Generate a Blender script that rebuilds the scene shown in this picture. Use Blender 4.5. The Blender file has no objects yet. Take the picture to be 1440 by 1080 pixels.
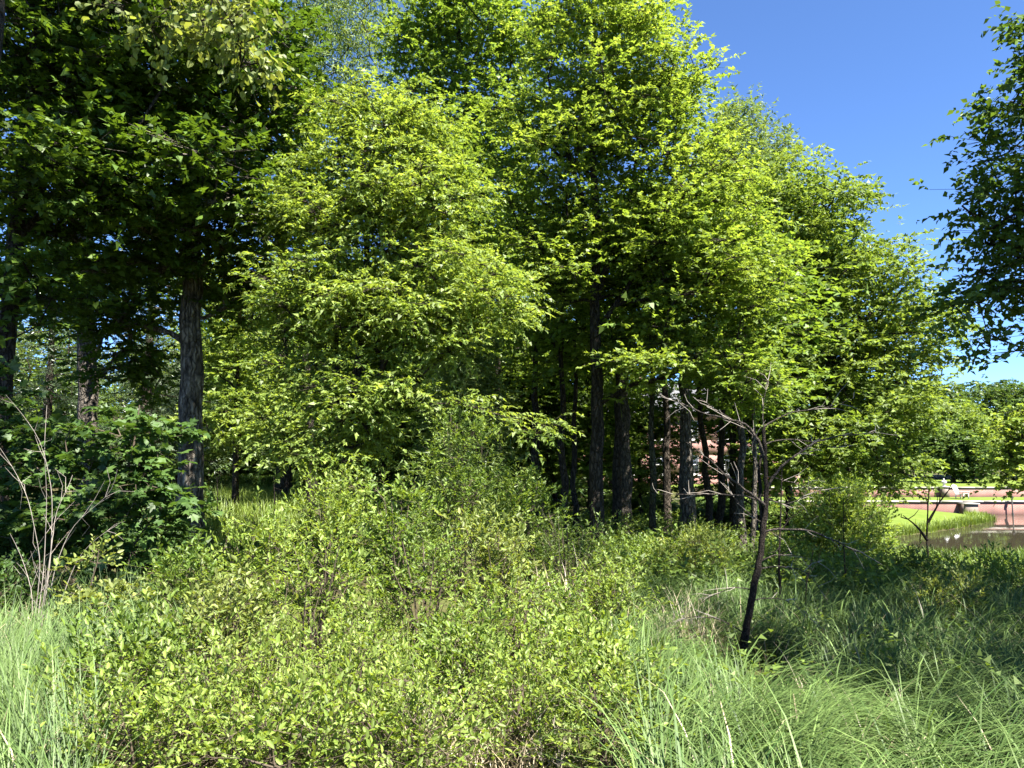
import bpy, math
import numpy as np

# ------------------------------------------------------------------ camera, sky, sun, exposure
SC = bpy.context.scene
COL = SC.collection
F = 1082.0                      # focal length in pixels of the 1440 px wide photograph
EYE = 4.2                       # eye height above the pond
PITCH = math.atan(100.0 / F)
cam = bpy.data.cameras.new("camera")
cam.sensor_width = 36.0
cam.lens = F / 1440.0 * 36.0
cam.clip_start = 0.05
cam.clip_end = 3000.0
camo = bpy.data.objects.new("camera", cam)
COL.objects.link(camo)
camo.location = (0, 0, EYE)
camo.rotation_euler = (math.radians(90) + PITCH, 0, 0)
SC.camera = camo

SUN_EL = math.radians(58)
SUN_AZ = math.radians(138)      # clockwise from +Y (view direction): to the right and a little behind the viewer
sun_dir = np.array([math.sin(SUN_AZ) * math.cos(SUN_EL), math.cos(SUN_AZ) * math.cos(SUN_EL), math.sin(SUN_EL)])
world = bpy.data.worlds.new("World")
SC.world = world
world.use_nodes = True
wn = world.node_tree.nodes
wl = world.node_tree.links
wn.clear()
sky = wn.new("ShaderNodeTexSky")
sky.sky_type = 'NISHITA'
sky.sun_disc = False
sky.sun_elevation = SUN_EL
sky.sun_rotation = SUN_AZ
sky.altitude = 1500
sky.air_density = 0.7
sky.dust_density = 0.0
sky.ozone_density = 10.0
bg = wn.new("ShaderNodeBackground")
bg.inputs[1].default_value = 0.074
wo = wn.new("ShaderNodeOutputWorld")
wl.new(sky.outputs[0], bg.inputs[0])
wl.new(bg.outputs[0], wo.inputs[0])

sl = bpy.data.lights.new("sun", 'SUN')
sl.energy = 5.0
sl.angle = math.radians(0.55)
sl.color = (1.0, 0.95, 0.86)
so = bpy.data.objects.new("sun", sl)
COL.objects.link(so)
from mathutils import Vector
so.rotation_euler = Vector(sun_dir).to_track_quat('Z', 'Y').to_euler()
so.location = (10, -10, 40)

SC.view_settings.view_transform = 'Standard'
SC.view_settings.look = 'None'
SC.view_settings.gamma = 1.0
SC.view_settings.exposure = 2.32
SC.cycles.max_bounces = 8
SC.cycles.diffuse_bounces = 4
SC.cycles.glossy_bounces = 3
SC.cycles.transmission_bounces = 5
SC.cycles.transparent_max_bounces = 4
SC.cycles.caustics_reflective = False
SC.cycles.caustics_refractive = False

CP, SP = math.cos(PITCH), math.sin(PITCH)


def W(px, py, Y):
    """World point that lies Y metres ahead, seen at a photo pixel."""
    t = (540.0 - py) / F
    dz = Y * (SP + t * CP) / (CP - t * SP)
    depth = Y * CP + dz * SP
    return np.array([(px - 720.0) / F * depth, Y, EYE + dz])


def XP(px, Y):
    return (px - 720.0) / F * Y * 0.99


# ------------------------------------------------------------------ materials
def new_mat(name):
    m = bpy.data.materials.new(name)
    m.use_nodes = True
    n = m.node_tree.nodes
    n.clear()
    out = n.new("ShaderNodeOutputMaterial")
    return m, n, m.node_tree.links, out


def rgb(c):
    return (c[0], c[1], c[2], 1.0)


def leaf_mat(name, c0, c1, trans=0.42, gloss=0.05, rough=0.38, tcol=(1.7, 1.58, 0.72)):
    m, n, l, out = new_mat(name)
    at = n.new("ShaderNodeAttribute")
    at.attribute_name = "tint"
    geo = n.new("ShaderNodeNewGeometry")
    mix = n.new("ShaderNodeMix"); mix.data_type = 'RGBA'
    mix.inputs[6].default_value = rgb(c0)
    mix.inputs[7].default_value = rgb(c1)
    l.new(at.outputs["Fac"], mix.inputs[0])
    hsv = n.new("ShaderNodeHueSaturation")
    mr = n.new("ShaderNodeMapRange")
    mr.inputs[3].default_value = 0.62
    mr.inputs[4].default_value = 1.4
    l.new(geo.outputs["Random Per Island"], mr.inputs[0])
    l.new(mr.outputs[0], hsv.inputs["Value"])
    l.new(mix.outputs[2], hsv.inputs["Color"])
    tm = n.new("ShaderNodeMix"); tm.data_type = 'RGBA'; tm.blend_type = 'MULTIPLY'
    tm.inputs[0].default_value = 1.0
    tm.inputs[7].default_value = rgb(tcol)
    l.new(hsv.outputs[0], tm.inputs[6])
    d = n.new("ShaderNodeBsdfDiffuse")
    t = n.new("ShaderNodeBsdfTranslucent")
    g = n.new("ShaderNodeBsdfGlossy")
    g.inputs["Roughness"].default_value = rough
    g.inputs["Color"].default_value = (1, 1, 1, 1)
    l.new(hsv.outputs[0], d.inputs[0])
    l.new(tm.outputs[2], t.inputs[0])
    ms = n.new("ShaderNodeMixShader"); ms.inputs[0].default_value = trans
    l.new(d.outputs[0], ms.inputs[1]); l.new(t.outputs[0], ms.inputs[2])
    ms2 = n.new("ShaderNodeMixShader"); ms2.inputs[0].default_value = gloss
    l.new(ms.outputs[0], ms2.inputs[1]); l.new(g.outputs[0], ms2.inputs[2])
    l.new(ms2.outputs[0], out.inputs[0])
    return m


def bark_mat(name, c0, c1, scale=9.0, bump=1.0, moss=None):
    m, n, l, out = new_mat(name)
    tc = n.new("ShaderNodeTexCoord")
    mp = n.new("ShaderNodeMapping")
    mp.inputs["Scale"].default_value = (1, 1, 0.16)
    l.new(tc.outputs["Object"], mp.inputs[0])
    no = n.new("ShaderNodeTexNoise")
    no.inputs["Scale"].default_value = scale * 2.2
    no.inputs["Detail"].default_value = 6
    no.inputs["Roughness"].default_value = 0.65
    l.new(mp.outputs[0], no.inputs[0])
    n2 = n.new("ShaderNodeTexNoise")
    n2.inputs["Scale"].default_value = 2.3
    n2.inputs["Detail"].default_value = 3
    l.new(tc.outputs["Object"], n2.inputs[0])
    cr = n.new("ShaderNodeValToRGB")
    cr.color_ramp.elements[0].position = 0.34
    cr.color_ramp.elements[0].color = rgb(c0)
    cr.color_ramp.elements[1].position = 0.68
    cr.color_ramp.elements[1].color = rgb(c1)
    l.new(no.outputs[0], cr.inputs[0])
    mx = n.new("ShaderNodeMix"); mx.data_type = 'RGBA'
    r2 = n.new("ShaderNodeValToRGB")
    r2.color_ramp.elements[0].position = 0.5
    r2.color_ramp.elements[1].position = 0.66
    l.new(n2.outputs[0], r2.inputs[0])
    l.new(r2.outputs[0], mx.inputs[0])
    l.new(cr.outputs[0], mx.inputs[6])
    mx.inputs[7].default_value = rgb(moss if moss else [x * 0.62 for x in c1])
    vo = n.new("ShaderNodeTexVoronoi"); vo.feature = 'DISTANCE_TO_EDGE'
    vo.inputs["Scale"].default_value = scale * 1.5
    mpv = n.new("ShaderNodeMapping"); mpv.inputs["Scale"].default_value = (1, 1, 0.28)
    nd = n.new("ShaderNodeTexNoise"); nd.inputs["Scale"].default_value = scale
    l.new(tc.outputs["Object"], nd.inputs[0])
    va = n.new("ShaderNodeVectorMath"); va.operation = 'MULTIPLY_ADD'
    va.inputs[1].default_value = (0.12, 0.12, 0.12)
    l.new(nd.outputs["Color"], va.inputs[0]); l.new(tc.outputs["Object"], va.inputs[2])
    l.new(va.outputs[0], mpv.inputs[0]); l.new(mpv.outputs[0], vo.inputs["Vector"])
    fr = n.new("ShaderNodeMapRange"); fr.inputs[1].default_value = 0.0; fr.inputs[2].default_value = 0.22
    fr.inputs[3].default_value = 0.35; fr.inputs[4].default_value = 1.0
    l.new(vo.outputs["Distance"], fr.inputs[0])
    fm = n.new("ShaderNodeMix"); fm.data_type = 'RGBA'; fm.blend_type = 'MULTIPLY'; fm.inputs[0].default_value = 1.0
    l.new(mx.outputs[2], fm.inputs[6]); l.new(fr.outputs[0], fm.inputs[7])
    hsum = n.new("ShaderNodeMath"); hsum.operation = 'ADD'
    l.new(no.outputs[0], hsum.inputs[0]); l.new(fr.outputs[0], hsum.inputs[1])
    b = n.new("ShaderNodeBump")
    b.inputs["Strength"].default_value = bump
    b.inputs["Distance"].default_value = 0.06
    l.new(hsum.outputs[0], b.inputs["Height"])
    p = n.new("ShaderNodeBsdfPrincipled")
    p.inputs["Roughness"].default_value = 0.9
    p.inputs["Specular IOR Level"].default_value = 0.15
    l.new(fm.outputs[2], p.inputs["Base Color"])
    l.new(b.outputs[0], p.inputs["Normal"])
    l.new(p.outputs[0], out.inputs[0])
    return m


def plain_mat(name, c, rough=0.7, var=0.12, scale=6.0, metal=0.0):
    m, n, l, out = new_mat(name)
    tc = n.new("ShaderNodeTexCoord")
    no = n.new("ShaderNodeTexNoise")
    no.inputs["Scale"].default_value = scale
    no.inputs["Detail"].default_value = 5
    l.new(tc.outputs["Object"], no.inputs[0])
    mx = n.new("ShaderNodeMix"); mx.data_type = 'RGBA'
    mx.inputs[6].default_value = rgb([x * (1 - 2 * var) for x in c])
    mx.inputs[7].default_value = rgb([min(1, x * (1 + 2 * var)) for x in c])
    l.new(no.outputs[0], mx.inputs[0])
    p = n.new("ShaderNodeBsdfPrincipled")
    p.inputs["Roughness"].default_value = rough
    p.inputs["Metallic"].default_value = metal
    l.new(mx.outputs[2], p.inputs["Base Color"])
    l.new(p.outputs[0], out.inputs[0])
    return m


def brick_mat(name):
    m, n, l, out = new_mat(name)
    tc = n.new("ShaderNodeTexCoord")
    mp = n.new("ShaderNodeMapping")
    mp.inputs["Rotation"].default_value = (math.radians(90), 0, 0)
    l.new(tc.outputs["Object"], mp.inputs[0])
    br = n.new("ShaderNodeTexBrick")
    br.inputs["Color1"].default_value = (0.22, 0.075, 0.055, 1)
    br.inputs["Color2"].default_value = (0.18, 0.058, 0.045, 1)
    br.inputs["Mortar"].default_value = (0.24, 0.18, 0.155, 1)
    br.inputs["Scale"].default_value = 1.0
    br.inputs["Mortar Size"].default_value = 0.012
    br.inputs["Brick Width"].default_value = 0.22
    br.inputs["Row Height"].default_value = 0.075
    l.new(mp.outputs[0], br.inputs[0])
    no = n.new("ShaderNodeTexNoise")
    no.inputs["Scale"].default_value = 0.9
    no.inputs["Detail"].default_value = 6
    l.new(tc.outputs["Object"], no.inputs[0])
    hs = n.new("ShaderNodeHueSaturation")
    mr = n.new("ShaderNodeMapRange")
    mr.inputs[1].default_value = 0.3; mr.inputs[2].default_value = 0.7
    mr.inputs[3].default_value = 0.75; mr.inputs[4].default_value = 1.25
    l.new(no.outputs[0], mr.inputs[0])
    l.new(mr.outputs[0], hs.inputs["Value"])
    l.new(br.outputs[0], hs.inputs["Color"])
    p = n.new("ShaderNodeBsdfPrincipled")
    p.inputs["Roughness"].default_value = 0.85
    l.new(hs.outputs[0], p.inputs["Base Color"])
    l.new(p.outputs[0], out.inputs[0])
    return m


M = {}
M['maple'] = leaf_mat("leaf_maple", (0.105, 0.168, 0.028), (0.200, 0.270, 0.056), 0.50, 0.018, 0.5)
M['elder'] = leaf_mat("leaf_box_elder", (0.112, 0.176, 0.032), (0.228, 0.296, 0.066), 0.48, 0.018, 0.5)
M['oak'] = leaf_mat("leaf_oak", (0.088, 0.145, 0.026), (0.170, 0.230, 0.052), 0.48, 0.018, 0.5)
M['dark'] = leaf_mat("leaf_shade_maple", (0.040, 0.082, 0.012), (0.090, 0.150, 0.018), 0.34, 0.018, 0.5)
M['tall'] = leaf_mat("leaf_tall_tree", (0.078, 0.140, 0.022), (0.152, 0.222, 0.040), 0.48, 0.018, 0.5)
M['willow'] = leaf_mat("leaf_willow", (0.095, 0.150, 0.045), (0.160, 0.215, 0.065), 0.40, 0.018, 0.5)
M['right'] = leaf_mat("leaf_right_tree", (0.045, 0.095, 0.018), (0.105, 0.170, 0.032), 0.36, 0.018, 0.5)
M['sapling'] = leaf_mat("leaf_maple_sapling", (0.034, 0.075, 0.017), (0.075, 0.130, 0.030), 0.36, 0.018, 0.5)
M['spray'] = leaf_mat("leaf_hanging_spray", (0.110, 0.150, 0.040), (0.190, 0.225, 0.060), 0.45, 0.018, 0.5)
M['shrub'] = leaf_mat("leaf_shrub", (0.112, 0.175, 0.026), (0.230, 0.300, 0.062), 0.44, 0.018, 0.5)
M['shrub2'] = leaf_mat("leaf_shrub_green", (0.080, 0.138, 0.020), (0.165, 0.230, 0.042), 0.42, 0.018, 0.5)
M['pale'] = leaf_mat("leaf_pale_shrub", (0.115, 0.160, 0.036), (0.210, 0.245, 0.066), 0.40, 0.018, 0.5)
M['pine'] = leaf_mat("pine_needles", (0.045, 0.080, 0.030), (0.100, 0.140, 0.065), 0.2, 0.06)
M['far'] = leaf_mat("leaf_far_tree", (0.040, 0.080, 0.018), (0.095, 0.145, 0.030), 0.35, 0.018, 0.5)
M['hedge'] = leaf_mat("leaf_hedge", (0.050, 0.095, 0.014), (0.110, 0.165, 0.025), 0.35, 0.018, 0.5)
M['sedge'] = leaf_mat("sedge_blades", (0.030, 0.068, 0.014), (0.132, 0.195, 0.056), 0.30, 0.02, 0.55, (1.1, 1.2, 0.5))
M['meadow'] = leaf_mat("meadow_blades", (0.100, 0.165, 0.024), (0.190, 0.245, 0.046), 0.35, 0.02, 0.5)
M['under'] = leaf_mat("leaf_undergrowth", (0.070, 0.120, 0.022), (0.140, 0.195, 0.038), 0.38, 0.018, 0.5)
M['straw'] = leaf_mat("dry_straw", (0.22, 0.175, 0.105), (0.40, 0.33, 0.215), 0.2, 0.05, 0.5, (1, 0.95, 0.8))
M['bark_dark'] = bark_mat("bark_dark", (0.022, 0.018, 0.014), (0.095, 0.078, 0.060))
M['bark_mid'] = bark_mat("bark_mid", (0.025, 0.020, 0.015), (0.115, 0.092, 0.070))
M['bark_sunlit'] = bark_mat("bark_sunlit", (0.045, 0.038, 0.030), (0.225, 0.195, 0.160))  # lighter bark copy: sunlight on the lit trunks put into the colour
M['bark_shag_sunlit'] = bark_mat("bark_shag_sunlit", (0.030, 0.024, 0.018), (0.42, 0.37, 0.30), 7.0, 1.0, (0.10, 0.085, 0.065))  # pale tone stands in for sun patches on the left maple's trunk
M['bark_moss'] = bark_mat("bark_moss", (0.030, 0.028, 0.018), (0.095, 0.085, 0.052), moss=(0.075, 0.080, 0.036))
M['bark_dead'] = bark_mat("bark_dead", (0.018, 0.014, 0.012), (0.085, 0.066, 0.052), 30.0)
M['twig_grey'] = plain_mat("twig_grey", (0.26, 0.225, 0.19), 0.9, 0.25, 14)
M['twig_brown'] = plain_mat("twig_brown", (0.085, 0.062, 0.042), 0.9, 0.2, 14)
M['brick'] = brick_mat("red_brick")
M['stone'] = plain_mat("coping_stone", (0.30, 0.28, 0.24), 0.85, 0.08, 3)
M['brown_stone'] = plain_mat("brown_stone", (0.17, 0.13, 0.105), 0.85, 0.2, 5)
M['white'] = plain_mat("white_paint", (0.48, 0.47, 0.45), 0.6, 0.04, 4)
M['slate'] = plain_mat("roof_slate", (0.10, 0.10, 0.105), 0.7, 0.15, 3)
M['glass'] = plain_mat("window_glass", (0.03, 0.035, 0.045), 0.08, 0.05, 2)
M['iron'] = plain_mat("dark_iron", (0.02, 0.02, 0.02), 0.9, 0.1, 5)


# ------------------------------------------------------------------ mesh helpers
def link(o):
    COL.objects.link(o)
    return o


def tag(o, label=None, cat=None, group=None, kind=None):
    if label: o["label"] = label
    if cat: o["category"] = cat
    if group: o["group"] = group
    if kind: o["kind"] = kind
    return o


def mesh_np(name, verts, faces, mats, tint=None, smooth=False):
    """verts (N,3), faces (K,m) all of one size."""
    me = bpy.data.meshes.new(name)
    verts = np.ascontiguousarray(verts, dtype=np.float32)
    faces = np.ascontiguousarray(faces, dtype=np.int32)
    nf, m = faces.shape
    me.vertices.add(len(verts))
    me.vertices.foreach_set("co", verts.ravel())
    me.loops.add(nf * m)
    me.loops.foreach_set("vertex_index", faces.ravel())
    me.polygons.add(nf)
    me.polygons.foreach_set("loop_start", np.arange(0, nf * m, m, dtype=np.int32))
    if smooth:
        me.polygons.foreach_set("use_smooth", np.ones(nf, dtype=bool))
    if tint is not None:
        a = me.attributes.new("tint", 'FLOAT', 'POINT')
        a.data.foreach_set("value", np.ascontiguousarray(tint, dtype=np.float32))
    me.update(calc_edges=True)
    me.materials.append(mats)
    return me


def obj(name, me, parent=None):
    o = bpy.data.objects.new(name, me)
    link(o)
    if parent is not None:
        o.parent = parent
    return o


def empty(name, loc):
    o = bpy.data.objects.new(name, None)
    o.empty_display_size = 0.2
    link(o)
    o.location = loc
    return o


def copy_tree(o, parent=None):
    c = o.copy()
    link(c)
    c.parent = parent
    for ch in o.children:
        copy_tree(ch, c)
    return c


def unit(v):
    return v / np.maximum(np.linalg.norm(v, axis=-1, keepdims=True), 1e-9)


class Tubes:
    """Collects tapered tubes into one quad mesh."""
    def __init__(self):
        self.v = []; self.f = []; self.n = 0

    def tube(self, pts, rad, sides=6, rng=None, rough=0.0):
        pts = np.asarray(pts, float); rad = np.asarray(rad, float)
        K = len(pts)
        if K < 2: return
        tan = np.gradient(pts, axis=0)
        tan = unit(tan)
        ref = np.array([1.0, 0, 0]) if abs(tan[0][0]) < 0.8 else np.array([0, 1.0, 0])
        n1 = np.zeros((K, 3)); u = ref
        for i in range(K):
            u = u - tan[i] * np.dot(u, tan[i])
            u = u / max(np.linalg.norm(u), 1e-9)
            n1[i] = u
        n2 = np.cross(tan, n1)
        a = np.linspace(0, 2 * np.pi, sides, endpoint=False)
        R = np.repeat(rad[:, None], sides, 1)
        if rough and rng is not None:
            lob = 1 + rough * (np.sin(3 * a + rng.uniform(0, 6)) * 0.5 + np.sin(5 * a + rng.uniform(0, 6)) * 0.4)[None, :]
            R = R * lob * (1 + rough * 0.6 * rng.standard_normal((K, sides)))
        V = pts[:, None, :] + R[:, :, None] * (np.cos(a)[None, :, None] * n1[:, None, :] + np.sin(a)[None, :, None] * n2[:, None, :])
        i = np.arange(K - 1)[:, None] * sides
        j = np.arange(sides)[None, :]
        j2 = (j + 1) % sides
        Fq = np.stack([i + j, i + j2, i + sides + j2, i + sides + j], -1).reshape(-1, 4) + self.n
        self.v.append(V.reshape(-1, 3)); self.f.append(Fq); self.n += K * sides

    def batch(self, A, B, ra, rb):
        """Many straight three-sided twigs."""
        N = len(A)
        if N == 0: return
        d = unit(B - A)
        ref = np.where(np.abs(d[:, 2:3]) < 0.9, np.array([[0, 0, 1.0]]), np.array([[1.0, 0, 0]]))
        n1 = unit(np.cross(d, ref)); n2 = np.cross(d, n1)
        ang = np.array([0, 2.094, 4.189])
        off = np.cos(ang)[None, :, None] * n1[:, None, :] + np.sin(ang)[None, :, None] * n2[:, None, :]
        ra = np.broadcast_to(np.asarray(ra, float), (N,))[:, None, None]
        rb = np.broadcast_to(np.asarray(rb, float), (N,))[:, None, None]
        V = np.concatenate([A[:, None, :] + off * ra, B[:, None, :] + off * rb], 1)
        base = np.array([[0, 1, 4, 3], [1, 2, 5, 4], [2, 0, 3, 5]])
        Fq = (np.arange(N)[:, None, None] * 6 + base[None]).reshape(-1, 4) + self.n
        self.v.append(V.reshape(-1, 3)); self.f.append(Fq); self.n += N * 6

    def mesh(self, name, mat, origin=(0, 0, 0), smooth=True):
        if not self.v: return None
        return mesh_np(name, np.concatenate(self.v) - np.asarray(origin), np.concatenate(self.f), mat, smooth=smooth)


TEMPL = {
    'tri1': (np.array([[0.08, -0.5, 0.05], [1.0, 0.0, -0.10], [0.08, 0.5, 0.05]]), np.array([[0, 1, 2]])),
    'kite': (np.array([[0, 0, 0], [0.42, -0.5, 0.10], [1, 0, -0.10], [0.42, 0.5, 0.10]]),
             np.array([[0, 1, 2], [0, 2, 3]])),
    'oval': (np.array([[0, 0, 0], [0.28, -0.46, 0.07], [0.68, -0.40, 0.03], [1, 0, -0.14], [0.68, 0.40, 0.03], [0.28, 0.46, 0.07]]),
             np.array([[0, 1, 2], [0, 2, 3], [0, 3, 4], [0, 4, 5]])),
    'tri': (np.array([[0, 0, 0], [0.35, -0.42, 0.08], [0.62, -0.52, 0.0], [0.70, -0.20, 0.04], [1.0, 0, -0.12],
                      [0.70, 0.20, 0.04], [0.62, 0.52, 0.0], [0.35, 0.42, 0.08]]),
            np.array([[0, 1, 3], [1, 2, 3], [0, 3, 4], [0, 4, 5], [0, 5, 7], [5, 6, 7]])),
    'maple': (np.array([[0.0, 0.0, 0.0], [-0.05, -0.30, 0.03], [0.18, -0.56, -0.05], [0.30, -0.30, 0.05], [0.66, -0.48, -0.04],
                        [0.62, -0.17, 0.04], [1.0, 0.0, -0.14], [0.62, 0.17, 0.04], [0.66, 0.48, -0.04], [0.30, 0.30, 0.05],
                        [0.18, 0.56, -0.05], [-0.05, 0.30, 0.03]]),
              np.array([[0, 1, 3], [1, 2, 3], [0, 3, 5], [3, 4, 5], [0, 5, 6], [0, 6, 7], [0, 7, 9], [7, 8, 9], [0, 9, 11], [9, 10, 11]])),
}


def leaf_arrays(P, D, Nn, L, wr, shape, tint):
    """Leaves at P along D with normal Nn and length L -> verts, tris, tint."""
    tv, tf = TEMPL[shape]
    D = unit(D)
    S = unit(np.cross(Nn, D))
    U = np.cross(D, S)
    N = len(P); k = len(tv)
    L = np.broadcast_to(np.asarray(L, float), (N,))
    V = P[:, None, :] + L[:, None, None] * (tv[None, :, 0:1] * D[:, None, :] + wr * tv[None, :, 1:2] * S[:, None, :] + tv[None, :, 2:3] * U[:, None, :])
    Fc = (np.arange(N)[:, None, None] * k + tf[None]).reshape(-1, 3)
    return V.reshape(-1, 3), Fc, np.repeat(tint, k)


def basis_leaf_mesh(shape, wr, mat, tint):
    tv, tf = TEMPL[shape]
    v = tv.copy(); v[:, 1] *= wr
    return mesh_np("leaf", v, tf, mat, np.full(len(v), tint))


# ------------------------------------------------------------------ terrain
def sstep(a, b, x):
    t = np.clip((x - a) / (b - a), 0, 1)
    return t * t * (3 - 2 * t)


POND = np.array([(13.5, 33.0), (24, 31.8), (45, 31), (75, 34), (75, 55.62), (32.2, 55.62), (31.6, 51), (29.5, 48.4), (25, 44.2), (20.6, 40.8), (16.2, 38.2)])


def pond_dist(X, Y):
    X = np.asarray(X, float); Y = np.asarray(Y, float)
    best = np.full(X.shape, 1e9); inside = np.zeros(X.shape, bool)
    n = len(POND)
    for i in range(n):
        x0, y0 = POND[i]; x1, y1 = POND[(i + 1) % n]
        ex, ey = x1 - x0, y1 - y0
        t = np.clip(((X - x0) * ex + (Y - y0) * ey) / (ex * ex + ey * ey), 0, 1)
        d = np.hypot(X - (x0 + t * ex), Y - (y0 + t * ey))
        best = np.minimum(best, d)
        c = ((y0 > Y) != (y1 > Y)) & (X < (x1 - x0) * (Y - y0) / (y1 - y0 + 1e-12) + x0)
        inside ^= c
    return np.where(inside, -best, best)


def gz(X, Y):
    X = np.asarray(X, float); Y = np.asarray(Y, float)
    left = np.interp(Y, [-50, 2, 8, 16, 60], [2.7, 2.6, 2.40, 2.28, 2.3])
    right = np.interp(Y, [-50, 2, 8, 14, 20, 27, 34, 60], [2.7, 2.55, 2.05, 1.85, 1.68, 1.45, 1.2, 1.0])
    slope = np.interp(Y, [-50, 2, 8, 14, 20, 27, 34, 60], [2.7, 2.5, 2.0, 1.55, 0.95, 0.35, 0.15, 0.3])
    right = right + (slope - right) * sstep(5.0, 9.5, X)
    base = left + (right - left) * sstep(-4.5, 3.0, X)
    base = base + 0.05 * np.sin(X * 1.3 + 0.7 * Y) * np.sin(Y * 0.9) + 0.03 * np.sin(X * 3.1 + 1.0) * np.sin(Y * 2.7)
    far = np.interp(Y, [36, 48, 54.9, 55.5, 55.95, 60.5, 61.0, 400], [0.35, 0.35, 0.50, 0.55, 0.92, 0.95, 1.68, 1.9])
    fx = sstep(7, 15, X) * sstep(34, 39, Y)
    base = base * (1 - fx) + far * fx
    base = np.where((Y > 60.4) & (X < 7), np.minimum(base, 2.2), base)
    d = pond_dist(X, Y)
    near_slope = np.where(Y < 37, 0.20, 0.10)
    bank = 0.03 + near_slope * np.maximum(d, 0) + 0.0
    z = np.where(d > 0, np.minimum(base, np.where(Y > 55.6, 99.0, bank)), np.maximum(-0.7, 0.03 + 0.5 * d))
    return z


def g1(x, y):
    return float(gz(np.array([x]), np.array([y]))[0])


def axis(lo, hi, step, far):
    core = np.arange(lo, hi + 1e-6, step)
    ext = []
    s = step; p = hi
    while p < far:
        s *= 1.35; p += s; ext.append(p)
    ext2 = []
    s = step; p = lo
    while p > -far:
        s *= 1.35; p -= s; ext2.append(p)
    return np.concatenate([np.array(ext2[::-1]), core, np.array(ext)])


def ground_material():
    m, n, l, out = new_mat("forest_ground")
    tc = n.new("ShaderNodeTexCoord")
    no = n.new("ShaderNodeTexNoise"); no.inputs["Scale"].default_value = 0.6; no.inputs["Detail"].default_value = 8
    n2 = n.new("ShaderNodeTexNoise"); n2.inputs["Scale"].default_value = 18; n2.inputs["Detail"].default_value = 6
    l.new(tc.outputs["Object"], no.inputs[0]); l.new(tc.outputs["Object"], n2.inputs[0])
    cr = n.new("ShaderNodeValToRGB")
    e = cr.color_ramp.elements
    e[0].position = 0.35; e[0].color = (0.035, 0.026, 0.016, 1)
    e[1].position = 0.62; e[1].color = (0.075, 0.095, 0.024, 1)
    e.new(0.5).color = (0.060, 0.055, 0.024, 1)
    l.new(no.outputs[0], cr.inputs[0])
    hs = n.new("ShaderNodeHueSaturation")
    mr = n.new("ShaderNodeMapRange"); mr.inputs[3].default_value = 0.4; mr.inputs[4].default_value = 1.7
    l.new(n2.outputs[0], mr.inputs[0]); l.new(mr.outputs[0], hs.inputs["Value"])
    l.new(cr.outputs[0], hs.inputs["Color"])
    b = n.new("ShaderNodeBump"); b.inputs["Strength"].default_value = 0.8; b.inputs["Distance"].default_value = 0.05
    l.new(n2.outputs[0], b.inputs["Height"])
    p = n.new("ShaderNodeBsdfPrincipled"); p.inputs["Roughness"].default_value = 0.95
    p.inputs["Specular IOR Level"].default_value = 0.1
    l.new(hs.outputs[0], p.inputs["Base Color"]); l.new(b.outputs[0], p.inputs["Normal"])
    l.new(p.outputs[0], out.inputs[0])
    return m


def lawn_material():
    m, n, l, out = new_mat("mown_lawn")
    tc = n.new("ShaderNodeTexCoord")
    no = n.new("ShaderNodeTexNoise"); no.inputs["Scale"].default_value = 1.2; no.inputs["Detail"].default_value = 9
    no.inputs["Roughness"].default_value = 0.7
    l.new(tc.outputs["Object"], no.inputs[0])
    cr = n.new("ShaderNodeValToRGB")
    e = cr.color_ramp.elements
    e[0].position = 0.3; e[0].color = (0.075, 0.115, 0.016, 1)
    e[1].position = 0.7; e[1].color = (0.130, 0.170, 0.030, 1)
    l.new(no.outputs[0], cr.inputs[0])
    p = n.new("ShaderNodeBsdfPrincipled"); p.inputs["Roughness"].default_value = 0.95
    p.inputs["Specular IOR Level"].default_value = 0.1
    l.new(cr.outputs[0], p.inputs["Base Color"])
    l.new(p.outputs[0], out.inputs[0])
    return m


def sheet(name, xs, ys, zf, mat):
    X, Y = np.meshgrid(xs, ys)
    Z = zf(X, Y)
    nx, ny = len(xs), len(ys)
    i = np.arange(ny - 1)[:, None] * nx; j = np.arange(nx - 1)[None, :]
    Fq = np.stack([i + j, i + j + 1, i + nx + j + 1, i + nx + j], -1).reshape(-1, 4)
    return obj(name, mesh_np(name, np.stack([X, Y, Z], -1).reshape(-1, 3), Fq, mat, smooth=True))


def ground_z(X, Y):
    return gz(X, Y)


ground = sheet("ground", axis(-30, 50, 0.8, 1200), axis(-6, 66, 0.5, 1200), ground_z, ground_material())
tag(ground, "dark leaf-littered woodland floor sloping down to the pond", kind="structure")
LAWN = lawn_material()
# the mown bank beyond the pond, 4 mm and more above the soil sheet
lx = np.arange(14, 34.01, 0.5); ly = np.arange(39.0, 55.01, 0.5)


def clip_sheet(name, xs, ys, lift, mat, keep):
    X, Y = np.meshgrid(xs, ys)
    Z = gz(X, Y) + lift
    nx, ny = len(xs), len(ys)
    i = np.arange(ny - 1)[:, None] * nx; j = np.arange(nx - 1)[None, :]
    Fq = np.stack([i + j, i + j + 1, i + nx + j + 1, i + nx + j], -1).reshape(-1, 4)
    k = keep(X, Y).ravel()
    Fq = Fq[k[Fq].all(1)]
    used = np.unique(Fq)
    remap = np.full(nx * ny, -1); remap[used] = np.arange(len(used))
    V = np.stack([X, Y, Z], -1).reshape(-1, 3)[used]
    return obj(name, mesh_np(name, V, remap[Fq], mat, smooth=True))


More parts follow.
